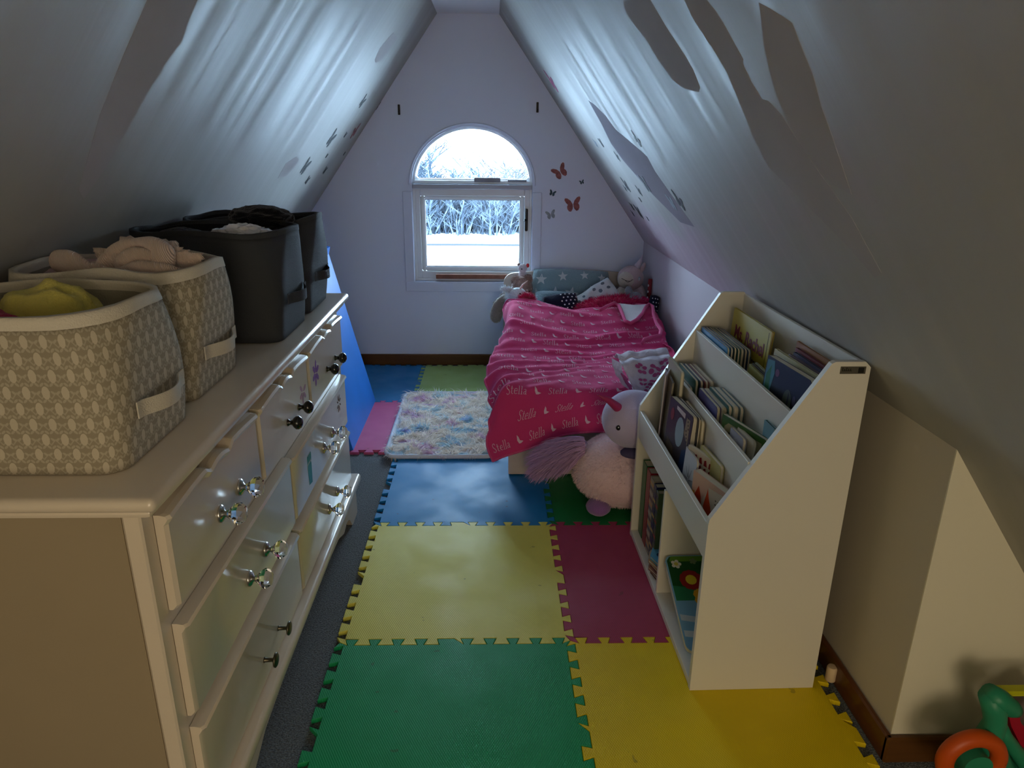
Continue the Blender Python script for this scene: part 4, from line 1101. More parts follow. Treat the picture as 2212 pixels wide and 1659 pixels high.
# pink fringed scrap near the white plush
t = thing('pink_tassel', 'bright pink fluffy tassel at the upper left corner of the blanket', 'tassel', tuple(atY(1135, 650, 3.56)))
c0 = atY(1138, 650, 3.59); b = MB(); b.ell(c0, (.028, .022, .020), None, 3, .2, 5); b.obj('core', K_fur, t, True)
b = MB()
for k in range(700):
    n = V((R.gauss(0, 1), R.gauss(0, 1), abs(R.gauss(0, 1)))).normalized(); b.strand(c0+V((n.x*.028, n.y*.022, n.z*.020)), n+V((0, 0, .7)), R.uniform(.015, .035), .003, .4, 2)
o = b.obj('fringe', K_fur, t, recalc=False); o['kind'] = 'stuff'

# ---- plush toys on the bed
def fur_over(name, mt, parent, ells, n, L, w, seed, droop=.6, dirv=(0, 0, 0)):
    R = random.Random(seed); b = MB()
    for k in range(n):
        c, r, Mx = ells[R.randrange(len(ells))]
        d = V((R.gauss(0, 1), R.gauss(0, 1), R.gauss(0, 1))).normalized(); p = V((d.x*r[0], d.y*r[1], d.z*r[2])); nn = V((d.x/r[0], d.y/r[1], d.z/r[2])).normalized()
        if Mx is not None: p = Mx @ p; nn = Mx @ nn
        b.strand(V(c)+p*.98, nn+V(dirv)+V((R.uniform(-.3, .3), R.uniform(-.3, .3), R.uniform(-.3, .3))), L*R.uniform(.7, 1.2), w, droop, 2)
    o = b.obj(name, mt, parent, recalc=False); o['kind'] = 'stuff'; return o
def Mrot(ax, deg): return Matrix.Rotation(math.radians(deg), 3, ax)
K_bear = cloth('tan_plush', (158, 122, 112), .5, .9, (120, .8)); K_bearb = cloth('grey_tan_plush', (150, 142, 132), .5, .9, (120, .8)); K_eye = mat('plush_eye', (12, 14, 22), .15, .6)
# tan bear at the head of the bed, seen from behind / side
c = atY(1127, 622, 3.88)
t = thing('teddy_bear', 'tan pink plush bear slumped against the headboard left of the star pillow', 'plush toy', (c.x, 3.86, .33))
b = MB(); b.ell(c, (.058, .05, .062), None, 4, .06, 5); b.ell(c+V((-.032, .0, .042)), (.024, .016, .022), None, 3); b.ell(c+V((.034, .0, .050)), (.022, .016, .022), None, 3)
b.obj('head', K_bear, t, True)
fur_over('head_fur', K_bear, t, [(c, (.058, .05, .062), None), (c+V((-.032, .0, .042)), (.024, .016, .022), None), (c+V((.034, .0, .05)), (.022, .016, .022), None)], 2600, .009, .0016, 2)
b = MB(); b.ell((c.x+.01, 3.86, .40), (.085, .06, .08), None, 4, .05, 4); b.obj('body', K_bear, t, True)
b = MB(); b.ell(c+V((.04, -.046, -.01)), (.005, .003, .005), None, 2); b.obj('eye', K_eye, t, True)
# limb hanging down at the left side of the bed
c2 = atY(1080, 668, 3.74)
t = thing('bunny_plush', 'grey tan plush whose long drooping ear hangs over the left side of the bed', 'plush toy', (c2.x, 3.72, .33))
pth = [atY(1110, 640, 3.70), atY(1090, 644, 3.70), atY(1076, 662, 3.70), atY(1071, 682, 3.70), atY(1072, 698, 3.70)]
b = MB(); b.tube(pth, [.022, .030, .036, .036, .022], 16, True, .8); o = b.obj('ear', K_bearb, t, True); sub(o, 1)
fur_over('ear_fur', K_bearb, t, [(pth[1], (.024, .028, .03), None), (pth[2], (.028, .032, .036), None), (pth[3], (.028, .034, .036), None)], 1800, .007, .0015, 5)
b = MB(); b.ell((.13, 3.73, .385), (.075, .07, .07), None, 4, .05, 4); b.obj('body', K_bearb, t, True)
# tiny plush on top
c = atY(1129, 579, 3.93)
t = thing('tiny_plush', 'tiny white plush head with a red ear tag peeking above the bear', 'plush toy', (c.x, 3.93, c.z-.03))
b = MB(); b.ell(c, (.026, .022, .024), None, 3, .04); b.ell(c+V((0, .01, -.035)), (.022, .02, .028), None, 3); b.obj('body', cloth('cream_plush', (214, 204, 214), .5, .9, (200, .6)), t, True)
MB().ell(c+V((-.022, .004, .018)), (.009, .006, .009), None, 2).obj('ear', K_bear, t, True)
MB().ell(c+V((.028, .0, .014)), (.009, .006, .012), None, 2).obj('ear', mat('red_felt', (220, 60, 66), .8, .1), t, True)['label'] = 'red ear tag'
MB().ell(c+V((-.006, -.021, -.002)), (.005, .003, .003), None, 2).obj('eye', K_eye, t, True)
# white fuzzy unicorn
K_wf = mat('white_plush', (222, 232, 240), .85, .1, sheen=.4, bump=(120, .6))
c = atY(1118, 640, 3.66)
t = thing('white_unicorn_plush', 'white fluffy unicorn plush with a thin cream horn at the upper left of the blanket', 'plush toy', (c.x, 3.66, .36))
hd = [(c+V((.0, 0, .0)), (.050, .042, .046), None), (c+V((.042, -.01, -.008)), (.036, .034, .032), None)]
b = MB()
for q, r_, _ in hd: b.ell(q, r_, None, 4, .03)
b.ell(c+V((-.01, .02, -.06)), (.06, .05, .05), None, 3); b.obj('head', K_wf, t, True)
e1 = c+V((-.055, .0, .036)); b = MB(); b.ell(e1, (.034, .010, .015), Mrot('Y', 8), 3); b.obj('ear', K_wf, t, True)
fur_over('ear_fringe', K_wf, t, [(e1, (.034, .010, .016), Mrot('Y', 8))], 260, .014, .0022, 4)
b = MB(); R = random.Random(2)
for k in range(420):
    u = R.random(); p = c+V((-.040+R.uniform(-.008, .004), R.uniform(-.02, .02), .035-.11*u)); b.strand(p, (-1, R.uniform(-.3, .3), R.uniform(-.1, .3)), R.uniform(.016, .028), .003, .5, 2)
o = b.obj('mane', K_wf, t, recalc=False); o['kind'] = 'stuff'
MB().tube([c+V((.012, -.01, .040)), c+V((.026, -.012, .064)), c+V((.052, -.014, .086))], [.0055, .004, .0012], 8).obj('horn', mat('cream_horn', (238, 214, 204), .4, .5), t, True)
MB().ell(c+V((.012, -.043, .022)), (.0055, .003, .004), None, 2).obj('eye', K_eye, t, True)
# smiling cream unicorn at the right
K_cr = cloth('cream_pink_plush', (206, 182, 190), .4, .9, (200, .5)); K_cr2 = cloth('cream_muzzle_plush', (214, 204, 194), .4, .9, (200, .5)); K_line = mat('dark_stitch', (24, 18, 30), .7, .2)
c = atY(1362, 601, 3.86)
t = thing('smiling_unicorn_plush', 'large cream and pink smiling unicorn plush in the corner at the head of the bed', 'plush toy', (c.x, 3.88, .36))
MB().ell(c, (.072, .062, .070), None, 4, .02).obj('head', K_cr, t, True)
mz = c+V((-.026, -.030, -.002)); MB().ell(mz, (.050, .042, .046), None, 4, .02).obj('muzzle', K_cr2, t, True)
MB().ell(c+V((-.03, .0, -.13)), (.085, .06, .085), None, 4, .03).obj('body', K_cr2, t, True)
MB().ell(c+V((.045, .0, -.12)), (.05, .05, .09), None, 4, .03).obj('arm', K_cr, t, True)
pp = []
for k in range(15):
    u = k/14; x = -.046+.062*u; z = .012-.012*u-.006*math.sin(u*math.pi)+.006*(u > .8)
    # project on the muzzle
    lx, lz = x+.012, z; yy = -.042*math.sqrt(max(0, 1-(lx/.050)**2-(lz/.046)**2)); pp.append(mz+V((lx, yy-.0008, lz)))
MB().tube(pp, .0013, 6).obj('mouth', K_line, t, True)
b = MB(); b.tube([p+V((0, -.0004, -.006*math.sin((i+.0)/6*math.pi))) for i, p in enumerate(pp[4:11])], .0011, 6); b.obj('lower_lip', K_line, t, True)
q = c+V((.038, -.049, .004)); MB().ell(q, (.012, .004, .015), Mrot('Z', 30), 3).obj('eye', mat('pale_blue_eye', (150, 176, 196), .3, .5), t, True); MB().ell(q+V((0, -.0035, 0)), (.006, .002, .009), Mrot('Z', 30), 2).obj('eye_highlight_dot', mat('eye_highlight', (220, 226, 230), .3, .5), t, True)  # the pale dot is a highlight painted onto the eye
MB().tube([c+V((.030, .0, .060)), c+V((.046, .0, .090)), c+V((.060, .0, .128))], [.019, .012, .001], 14).obj('horn', mat('iridescent_horn', (206, 196, 214), .35, .5), t, True)
MB().ell(c+V((.062, -.01, .060)), (.012, .018, .030), Mrot('Y', 20), 3).obj('ear', K_cr, t, True)
MB().ell(c+V((-.078, .01, -.062)), (.025, .02, .018), None, 3).obj('hoof', mat('taupe_plush', (96, 84, 88), .9, .1), t, True)
# grey sleepy plush
K_gp = cloth('grey_blue_plush', (132, 144, 158), .5, .9, (160, .6)); c = atY(1370, 643, 3.62)
t = thing('sleepy_grey_plush', 'small grey plush with closed eyes lying below the smiling unicorn', 'plush toy', (c.x, 3.66, .40))
MB().ell(c, (.044, .036, .030), None, 4, .04).obj('head', K_gp, t, True)
MB().ell(c+V((-.030, .0, .032)), (.020, .014, .030), Mrot('Y', -14), 3).obj('ear', K_gp, t, True)
for dx in (-.014, .010):
    MB().tube([c+V((dx-.005, -.034, .006)), c+V((dx, -.0365, .003)), c+V((dx+.006, -.034, .007))], .0012, 6).obj('closed_eye', K_line, t, True)
# red and white striped toy on the wall side
c = atX(1403, 625, XK-.012)
t = thing('candy_stick', 'red stick toy with white dots leaning on the knee wall behind the bed', 'toy', (XK-.02, c.y, c.z-.06))
b = MB(); b.tube([(XK-.012, c.y, c.z-.07), (XK-.010, c.y+.004, c.z+.055)], .011, 12); b.obj('stick', mat('red_plush', (140, 50, 58), .8, .1), t, True)
for dz in (-.045, -.012, .022): MB().ell((XK-.021, c.y-.006, c.z+dz), (.004, .006, .007), None, 2).obj('white_dot', K_dot, t, True)
# teal plush behind bookshelf edge + floral pillowcase on the foot of the bed
c = atY(1452, 795, 2.62)
t = thing('teal_plush', 'teal fuzzy plush mostly hidden between blanket and bookshelf', 'plush toy', (c.x+.03, 2.62, .42))
K_tl = cloth('teal_plush', (112, 164, 160), .5, .9, (160, .6)); MB().ell(c+V((.035, 0, -.02)), (.06, .05, .06), None, 4, .05).obj('body', K_tl, t, True); MB().ell(c+V((.05, .0, .035)), (.03, .03, .028), None, 3, .05).obj('head', K_tl, t, True)
def floral():
    m = cloth('white_floral_cotton', (208, 200, 214), .2, .85, (60, .5)); pk = mat('pink_floral_print', (176, 84, 134), .85, .1)
    t = thing('floral_pillowcase', 'white pillowcase with pink flowers and a ruffled pink opening, at the foot of the bed', 'pillow', (.55, 2.56, .40))
    # stuffed open case: opening faces left
    Yc = 2.50; TL = atY(1341, 783, Yc); TRr = atY(1450, 770, Yc); BL = atY(1372, 850, Yc-.02); BR = atY(1412, 905, Yc)
    def f(u, v):   # u left->right, v top->bottom front face
        a = TL.lerp(TRr, u); c_ = V((BL.x, BL.y, BL.z)).lerp(V((TRr.x, Yc, .38)), u); p = a.lerp(c_, v)
        p.y += -.055*math.sin(math.pi*v)*(.5+.5*u)+.03*(v < .02)+.012*noise.noise(V((u*5, v*5, 2))); p.z += .008*noise.noise(V((u*6, v*4, 9))); return p
    b = MB(); b.grid(f, 24, 18); 
    b.grid(lambda u, v: f(u, 0)+V((0, .11*v, .02*math.sin(math.pi*v)-.02*v)), 24, 8, True)
    b.grid(lambda u, v: f(u, 1)+V((0, .14*v, 0)), 24, 4)
    o = b.obj('case', m, t, True)
    md = o.modifiers.new('solid', 'SOLIDIFY'); md.thickness = .003
    # opening: inner dark flap + ruffle
    b = MB()
    b.grid(lambda u, v: TL.lerp(BL, v)+V((-.012*math.sin(v*math.pi)-.02*u+.0, .10*u-.01, -.01*u+.004*math.sin(v*20))), 6, 14); o = b.obj('flap', m, t, True)
    b = MB(); R = random.Random(4)
    q0, q1 = atY(1345, 812, Yc-.01), atY(1368, 850, Yc-.02)
    for k in range(9):
        u = k/8; p = q0.lerp(q1, u)
        b.tube([p+V((-.008, -.006, .012)), p+V((.004+.004*math.sin(k*2.), -.016, 0)), p+V((.006, -.006, -.014))], [.003, .008, .004], 8, True, .5)
    b.obj('ruffle', pk, t, True)
    b = MB()
    for (u, v, s, n) in [(.35, .2, .019, 5), (.62, .28, .022, 5), (.85, .15, .018, 5), (.3, .55, .017, 4), (.55, .65, .024, 5), (.8, .5, .02, 5), (.4, .85, .02, 4)]:
        for k in range(n):
            a = 2*math.pi*k/n+u*3; pts = []
            for j in range(8):
                w = 2*math.pi*j/8; x = math.cos(a)*s*.62+math.cos(w)*s*.42; z = math.sin(a)*s*.62+math.sin(w)*s*.30
                p = f(min(1, max(0, u+x/.16)), min(1, max(0, v+z/.13)))+V((0, -.0035, .001)); pts.append(b.bm.verts.new(p))
            try: b.bm.faces.new(pts)
            except Exception: pass
    b.obj('printed_flowers', pk, t, recalc=False)
floral()

# ------------------------------------------------------------------ big unicorn plush on the floor
def big_unicorn():
    t = thing('big_unicorn_plush', 'big unicorn plush with lilac head, pink body and purple tail, on the floor', 'plush toy', (.47, 2.30, MT))
    lil = cloth('lilac_plush', (196, 184, 220), .4, .85, (300, .3)); pkb = cloth('pale_pink_plush', (240, 208, 214), .6, .9, (70, .9)); pur = mat('purple_fur', (204, 166, 212), .7, .2, sheen=.4)
    ftm = cloth('purple_plush', (150, 108, 176), .5, .9, (200, .5)); hm = mat('magenta_horn', (168, 44, 98), .55, .3, coat=.2)
    H = atY(1369, 905, 2.23)
    MB().ell(H, (.108, .10, .100), None, 5, .015).obj('head', lil, t, True)
    B_ = V((.490, 2.33, .147)); R = (.200, .165, .134)
    MB().ell(B_, R, Mrot('Y', -4), 5, .04, 3).obj('body', pkb, t, True)
    fur_over('body_fur', pkb, t, [(B_, R, Mrot('Y', -4))], 9000, .010, .0022, 31, .8)
    # short curl (hair) under chin
    MB().ell(H+V((.0, -.055, -.100)), (.050, .035, .018), None, 3, .05).obj('collar', mat('grey_purple_plush', (84, 78, 110), .9, .1), t, True)
    for px, py, r in ((1293, 1088, (.044, .050, .028)),):
        p = atY(px, py, 2.235); MB().ell((p.x, 2.235, MT+.030), r, None, 4, .05).obj('foot', ftm, t, True)
    MB().ell((.60, 2.19, MT+.024), (.04, .05, .024), None, 3, .05).obj('foot', ftm, t, True)
    # horn
    a = H+V((-.062, -.045, .055)); tip = atY(1291, 853, 2.15); c_ = a.lerp(tip, .5)+V((0, 0, .006))
    MB().tube([a+V((.012, .006, -.006)), a, c_, tip], [.017, .0165, .011, .002], 16).obj('horn', hm, t, True)
    # eye
    e = atY(1333, 926, 2.143); d = (e-H); d = V((d.x/.108, d.y/.10, d.z/.10)); d.normalize(); e = H+V((d.x*.108, d.y*.10, d.z*.10))
    MB().ell(e, (.0085, .0045, .0095), None, 3).obj('eye', K_eye, t, True); MB().ell(e+V((-.001, -.0045, .003)), (.0022, .0012, .0022), None, 2).obj('eye_glint', mat('white_glint', (230, 230, 235), .3, .5), t, True)
    # tail: strands sweeping left from the body
    core = [atY(1262, 965, 2.33), atY(1225, 978, 2.37), atY(1185, 992, 2.40), atY(1158, 1002, 2.41)]
    MB().tube(core, [.030, .042, .036, .012], 14).obj('tail_core', pur, t, True)
    b = MB(); Rn = random.Random(17)
    for k in range(5200):
        u = Rn.random()**1.2*.9; i = min(2, int(u*3)); p = core[i].lerp(core[i+1], u*3-i)
        r = (.034, .046, .040, .016)[i]*(1-(u*3-i))+(.034, .046, .040, .016)[i+1]*(u*3-i)
        an = Rn.uniform(0, 2*math.pi); off = V((0, math.cos(an)*r, math.sin(an)*r))
        fan = Rn.uniform(-.5, .25)
        d = V((-1, off.y*6, fan+off.z*5))
        L_ = Rn.uniform(.05, .11)*(1-.35*u)
        b.strand(p+off, d, L_, .0035, .75, 4)
    o = b.obj('tail_fur', pur, t, recalc=False); o['kind'] = 'stuff'
big_unicorn()

# ------------------------------------------------------------------ bookshelf
SA = math.radians(.95); MS = TR((.479, 1.374, MT+.0005)) @ Rz(SA)      # local x depth, y away from camera, z up
SW, SD, SH_ = .728, .304, .832
M_shelf = mat('white_laminate', (224, 220, 208), .4, .45, coat=.1, bump=(5, .03)); M_shelf_e = mat('white_edge', (232, 230, 224), .4, .4)
def bookshelf():
    t = thing('bookshelf', 'white slanted children\'s bookshelf with three book tiers and two low cubbies', 'bookshelf', M=MS, world=False)
    prof = [(0, 0), (SD, 0), (SD, SH_-.012), (SD-.012, SH_), (SD-.075, SH_), (SD-.083, SH_-.004), (.002, .468), (0, .455)]
    for y in (0, SW-.015): MB().poly([(x, y, z) for x, z in prof], (0, .015, 0)).obj('side_panel', M_shelf, t, loc=0)
    MB().bb((SD-.012, .015, .01), (SD-.002, SW-.015, SH_-.006), .001).obj('back_panel', M_shelf, t, loc=0)
    MB().bb((0.001, .0155, .362), (.013, SW-.0155, .452), .001).obj('front_rail', M_shelf, t, loc=0)
    MB().bb((.078, .0155, .36), (.088, SW-.0155, .600), .001).obj('tier_divider', M_shelf, t, loc=0)
    MB().bb((.155, .0155, .36), (.165, SW-.0155, .715), .001).obj('tier_divider', M_shelf, t, loc=0)
    for a, c, z in ((.013, .078, .385), (.088, .155, .49), (.165, SD-.012, .60)):
        MB().bb((a, .0155, z-.008), (c, SW-.0155, z), .001).obj('tier_floor', M_shelf, t, loc=0)
    MB().bb((.02, .0155, .352), (SD-.012, SW-.0155, .360), .001).obj('cubby_top', M_shelf, t, loc=0)
    MB().bb((.0, .0155, .004), (SD-.012, SW-.0155, .022), .001).obj('bottom_shelf', M_shelf, t, loc=0)
    MB().bb((.002, .360, .0225), (SD-.012, .372, .3515), .001).obj('cubby_divider', M_shelf, t, loc=0)
    # foil maker's label on the near side
    lb = MB(); lb.bb((SD-.064, -.0006, SH_-.026), (SD-.010, 0, SH_-.010)).obj('label_sticker', mat('dark_label', (84, 80, 70), .4, .4), t, loc=0)
    tx = MB()
    for k, hgt in enumerate((.008, .005, .008, .0055, .0055)):
        tx.bb((SD-.060+.0042*k, -.0010, SH_-.020), (SD-.0585+.0042*k, -.0006, SH_-.020+hgt)); tx.bb((SD-.0585+.0042*k, -.0010, SH_-.020), (SD-.0568+.0042*k, -.0006, SH_-.0185))
    tx.bb((SD-.026, -.0010, SH_-.024), (SD-.014, -.0006, SH_-.012))
    tx.obj('label_lettering', mat('label_ink', (24, 22, 20), .5, .3), t, loc=0)
    return t
bookshelf()

M_page = mat('book_pages', (214, 206, 184), .8, .2); 
def cov(c): return mat('cover_%02x%02x%02x' % c, c, .38, .4, coat=.06)
def textmesh(txt, size):
    cu = bpy.data.curves.new('t', 'FONT'); cu.body = txt; cu.size = size; cu.extrude = .0002; cu.offset = size*.02
    o = bpy.data.objects.new('t', cu); me = bpy.data.meshes.new_from_object(o.evaluated_get(bpy.context.evaluated_depsgraph_get())) if False else bpy.data.meshes.new_from_object(o)
    bpy.data.objects.remove(o); return me
def book(lx, ly, lz, w, h, th, col, label, tilt=0, yaw=0, roll=0, group=None, back=None, sub_=None, pages=None, soft=False, cat='book', board=True):
    """book standing in the shelf; cover faces -x (towards the aisle), w along +y, h along +z, thickness along +x. base corner lx,ly,lz"""
    M = MS @ TR((lx, ly, lz)) @ Rz(math.radians(yaw)) @ Ry(math.radians(tilt)) @ Rx(math.radians(roll))
    t = thing('book', label, cat, group=group, world=False, M=M)
    r = .010 if board else .002; ct = .0016
    def pl(x0, x1, ins, m, nm):
        P = [(0+ins, 0+ins)]; P = []
        a0, a1, z0, z1 = ins, w-ins*.3, ins, h-ins
        # spine side (high y) square, fore edge (low y) rounded
        P += [(a1, z0), (a1, z1)]
        for k in range(5): a = math.pi/2+k/4*math.pi/2; P.append((a0+r+r*math.cos(a), z1-r+r*math.sin(a)))
        for k in range(5): a = math.pi+k/4*math.pi/2; P.append((a0+r+r*math.cos(a), z0+r+r*math.sin(a)))
        return MB().poly([(x0, y, z) for y, z in P], (x1-x0, 0, 0)).obj(nm, m, t, loc=0)
    m = cov(col); mb_ = cov(back) if back else m
    c1 = pl(0, ct, 0, m, 'cover'); pl(th-ct, th, 0, mb_, 'cover')
    n = max(1, int((th-2*ct)/.0035)) if board else 1; d = (th-2*ct)/n
    for k in range(n): pl(ct+k*d+.0001, ct+(k+1)*d-.0004, .0006 if board else .003, pages or M_page, 'page' if board else 'page_block')
    MB().bb((0, w-.0005, 0), (th, w+.0012, h), .0006).obj('spine', m, t, loc=0)
    t['_w'], t['_h'] = w, h
    return t
def art(t, pts, col, x=-.0004, nm='cover_art'):
    MB().poly([(x, y, z) for y, z in pts], (.0003, 0, 0)).obj(nm, mat('print_%02x%02x%02x' % col, col, .4, .4), t, loc=0)
def disc(cy, cz, ry, rz=None, n=16): rz = rz or ry; return [(cy+ry*math.cos(2*math.pi*k/n), cz+rz*math.sin(2*math.pi*k/n)) for k in range(n)]
def text_on(t, txt, size, y, z, col, nm='cover_title', sx=1):
    me = textmesh(txt, size)
    me.transform(Matrix(((0, 0, -1, -.0006), (-sx, 0, 0, y), (0, 1, 0, z), (0, 0, 0, 1))))
    me.materials.append(mat('ink_%02x%02x%02x' % col, col, .5, .3)); o = bpy.data.objects.new(nm, me); COL.objects.link(o); o.parent = t

# --- top tier (floor z .60, x .165-.29)
T3 = .6005
G3 = 'set of slim board books at the far end of the top tier'
blues = [(24, 110, 160), (20, 40, 70), (24, 60, 56), (30, 90, 84), (120, 130, 120), (60, 70, 96), (50, 84, 128)]
x = .168
for k, c in enumerate(blues):
    lab = ['blue board book in front of the slim stack on the top tier', 'black board book second in the slim stack on the top tier', 'dark green board book third in the slim stack on the top tier', 'teal board book in the middle of the slim stack on the top tier', 'greyish board book behind the teal one on the top tier', 'slate board book second from the back of the slim stack on the top tier', 'steel blue board book at the back of the slim stack on the top tier'][k]
    t = book(x, .462-.004*k, T3, .235, .128+.001*(k % 3), .0078, c, lab, 0, 0, 0, G3)
    if k == 0:
        art(t, [(.01, .02), (.225, .02), (.225, .06), (.12, .085), (.01, .055)], (96, 160, 196))
        for j in range(5): art(t, [(.06+.022*j, .090), (.074+.022*j, .090), (.076+.022*j, .112), (.062+.022*j, .112)], (16, 40, 64))
    x += .0082
t = book(.238, .375, T3, .285, .196, .007, (190, 172, 62), 'large pale yellow picture book with red title lettering at the back of the top tier', 3, 0, 0, board=False)
text_on(t, 'Ms. Rachel', .052, .255, .118, (120, 24, 50), sx=1.0)
for j in range(13):      # the second line of the cover cannot be read in the photograph: faint dark marks only
    q = .212-.0125*j; hh = (.010, .007, .0075, .011)[j % 4]
    art(t, [(q, .098-.0012*j), (q-.008, .098-.0012*j), (q-.008, .098+hh-.0012*j), (q, .098+hh*.8-.0012*j)], (84, 88, 52), nm='cover_mark')
art(t, disc(.08, .03, .06, .04), (84, 66, 50)); art(t, [(.014, .02), (.018, .02), (.018, .19), (.014, .19)], (120, 108, 30))
for k, (c, lb) in enumerate([((150, 144, 70), 'olive yellow thin book leaning below the slim stack'), ((60, 56, 40), 'dark thin book leaning in the middle of the top tier'), ((170, 170, 130), 'cream edged thin book leaning in the middle of the top tier')]):
    book(.172+.010*k, .205+.006*k, T3, .150, .118, .006, c, lb, 5, -3, 0, 'thin leaning books in the middle of the top tier', board=False)
t = book(.183, .022, T3, .196, .182, .020, (22, 20, 38), 'dark night-sky board book at the near end of the top tier', 4, 5, 0)
art(t, [(.155, .01), (.192, .01), (.192, .174), (.16, .178), (.152, .15), (.160, .11), (.15, .06)], (70, 130, 150)); art(t, [(.165, .10), (.182, .09), (.188, .14), (.170, .165)], (40, 110, 76), -.0006)
art(t, disc(.080, .105, .019, .030), (74, 84, 70)); art(t, disc(.076, .105, .003, .026, 8), (40, 40, 60), -.0006); art(t, disc(.051, .118, .007, .012), (70, 66, 96)); art(t, disc(.034, .100, .007, .011), (150, 100, 86)); art(t, disc(.105, .045, .016, .010, 9), (170, 70, 56)); art(t, disc(.14, .155, .009), (110, 70, 90))
book(.213, .050, T3, .22, .182, .009, (196, 192, 150), 'cream spiral page book behind the night-sky book on the top tier', 3, 2, 0, board=False)
book(.232, .040, T3, .20, .178, .007, (120, 96, 110), 'mauve paperback behind the cream book on the top tier', 2, 0, 0, board=False)
book(.243, .035, T3, .200, .184, .008, (60, 56, 92), 'purple book near the back of the top tier, near end', 1, 0, 0, board=False)
book(.254, .050, T3, .20, .190, .008, (120, 26, 34), 'dark red book near the back of the top tier, near end', 1, 0, 0, board=False)
book(.266, .075, T3, .20, .200, .007, (160, 102, 40), 'tall orange brown book at the very back of the top tier', 1, 0, 0, board=False)
# --- middle tier (floor .49, x .088-.155)
T2 = .4905; x = .092
for k, (c, lb, hh) in enumerate([((70, 110, 92), 'pale green board book in front at the far end of the middle tier', .105), ((24, 84, 72), 'dark green board book behind the pale green one in the middle tier', .130), ((50, 60, 86), 'slate blue board book at the far end of the middle tier', .132), ((120, 50, 52), 'board book with a red spine top at the far end of the middle tier', .135), ((170, 158, 130), 'cream board book at the back of the far stack in the middle tier', .138)]):
    book(x, .515-.012*k, T2, .175, hh, .0095, c, lb, 0, 0, 0, 'board books at the far end of the middle tier'); x += .0105
x = .094
for k, (c, lb, hh) in enumerate([((72, 66, 120), 'violet board book in the centre of the middle tier', .132), ((190, 186, 170), 'white edged board book behind the violet one', .134), ((26, 90, 88), 'teal board book third in the centre stack of the middle tier', .142), ((190, 190, 178), 'pale board book fourth in the centre stack of the middle tier', .144), ((60, 92, 100), 'grey teal board book at the back of the centre stack in the middle tier', .146)]):
    t = book(x, .285-.010*k, T2, .155, hh, .0105, c, lb, 0, 0, 0, 'board books in the centre of the middle tier')
    if k == 0: art(t, disc(.07, .055, .03, .032), (96, 74, 96)); art(t, disc(.05, .032, .018, .018), (110, 84, 84), -.0006)
    x += .0110
t = book(.136, .068, T2, .172, .136, .012, (60, 100, 46), 'green edged cream board book leaning at the near end of the middle tier', 0, 15, 0)
art(t, [(.015, .01), (.16, .01), (.16, .110), (.145, .122), (.015, .122)], (160, 158, 128)); art(t, [(.018, .02), (.07, .02), (.08, .08), (.018, .09)], (40, 84, 48), -.0006); art(t, [(.13, .07), (.142, .07), (.142, .10), (.132, .10)], (60, 60, 64), -.0006)
t = book(.094, .105, T2, .078, .122, .009, (150, 152, 166), 'grey rounded flap book in front of the green edged book', 2, 2, 0); art(t, disc(.035, .05, .022, .022), (84, 88, 128)); art(t, disc(.045, .095, .013), (176, 180, 190)); art(t, disc(.045, .095, .004), (40, 40, 50), -.0006)
book(.107, .080, T2, .090, .128, .006, (190, 186, 170), 'white page book fanned open behind the grey flap book', 3, 4, 0)
t = book(.143, .055, T2, .055, .170, .007, (110, 154, 166), 'light blue book standing alone at the near end of the middle tier', 0, 0, 0, board=False)
# --- front tier (floor .385, x .013-.078)
T1 = .3855
t = book(.036, .325, T1, .165, .196, .018, (56, 48, 50), 'big dark board book with a pale oval sticker in the front tier', 4, 6, 0)
art(t, disc(.072, .125, .028, .042), (150, 170, 178)); art(t, [(.012, .01), (.05, .01), (.04, .085), (.012, .10)], (26, 50, 90)); art(t, [(.08, .02), (.15, .02), (.15, .085), (.10, .07)], (80, 66, 50)); art(t, [(.012, .11), (.042, .135), (.038, .18), (.015, .18)], (150, 134, 98)); art(t, disc(.135, .155, .012, .018), (130, 50, 44)); art(t, [(.05, .172), (.11, .178), (.11, .188), (.05, .186)], (200, 190, 180))
for j in range(9): art(t, disc(.019+.004*(j % 4), .118+.009*j, .003, .003, 6), (60, 44, 34), -.0007)
book(.057, .315, T1, .16, .196, .007, (20, 30, 50), 'navy board book behind the book with the oval sticker', 1, 3, 0)
book(.065, .305, T1, .155, .192, .009, (160, 148, 116), 'cream board book third in the front tier stack', 0, 0, 0)
t = book(.022, .560, T1, .090, .235, .003, (200, 190, 204), 'tall pale lilac booklet standing at the far end of the front tier', 2, -24, 0, board=False)
art(t, disc(.045, .16, .02, .05), (130, 120, 160)); art(t, disc(.04, .08, .02, .04), (160, 140, 160))
t = book(.030, .520, T1, .140, .225, .005, (134, 126, 112), 'grey beige booklet behind the lilac one at the far end of the front tier', 3, -6, 0, board=False); art(t, disc(.08, .14, .02, .03), (90, 84, 80))
book(.052, .495, T1, .155, .262, .010, (164, 160, 136), 'plain cream book cover at the far end of the front tier, beside the tier divider', 1, -2, 0)
t = book(.026, .212, T1, .092, .124, .006, (186, 188, 192), 'open board book cover with grey white fur artwork in the front tier', 3, 1, 0)
for j in range(16):
    a = j*.7; art(t, [(.045+.006*math.cos(a), .05+.010*math.sin(a)), (.045+.034*math.cos(a), .05+.042*math.sin(a)), (.045+.006*math.cos(a+.3), .05+.010*math.sin(a+.3))], (90+8*(j % 5), 98+6*(j % 4), 112), -.0005-.00002*j)
t = book(.068, .182, T1, .115, .134, .010, (206, 198, 182), 'cream board book with dark red animal rows in the front tier', 0, 18, 0)
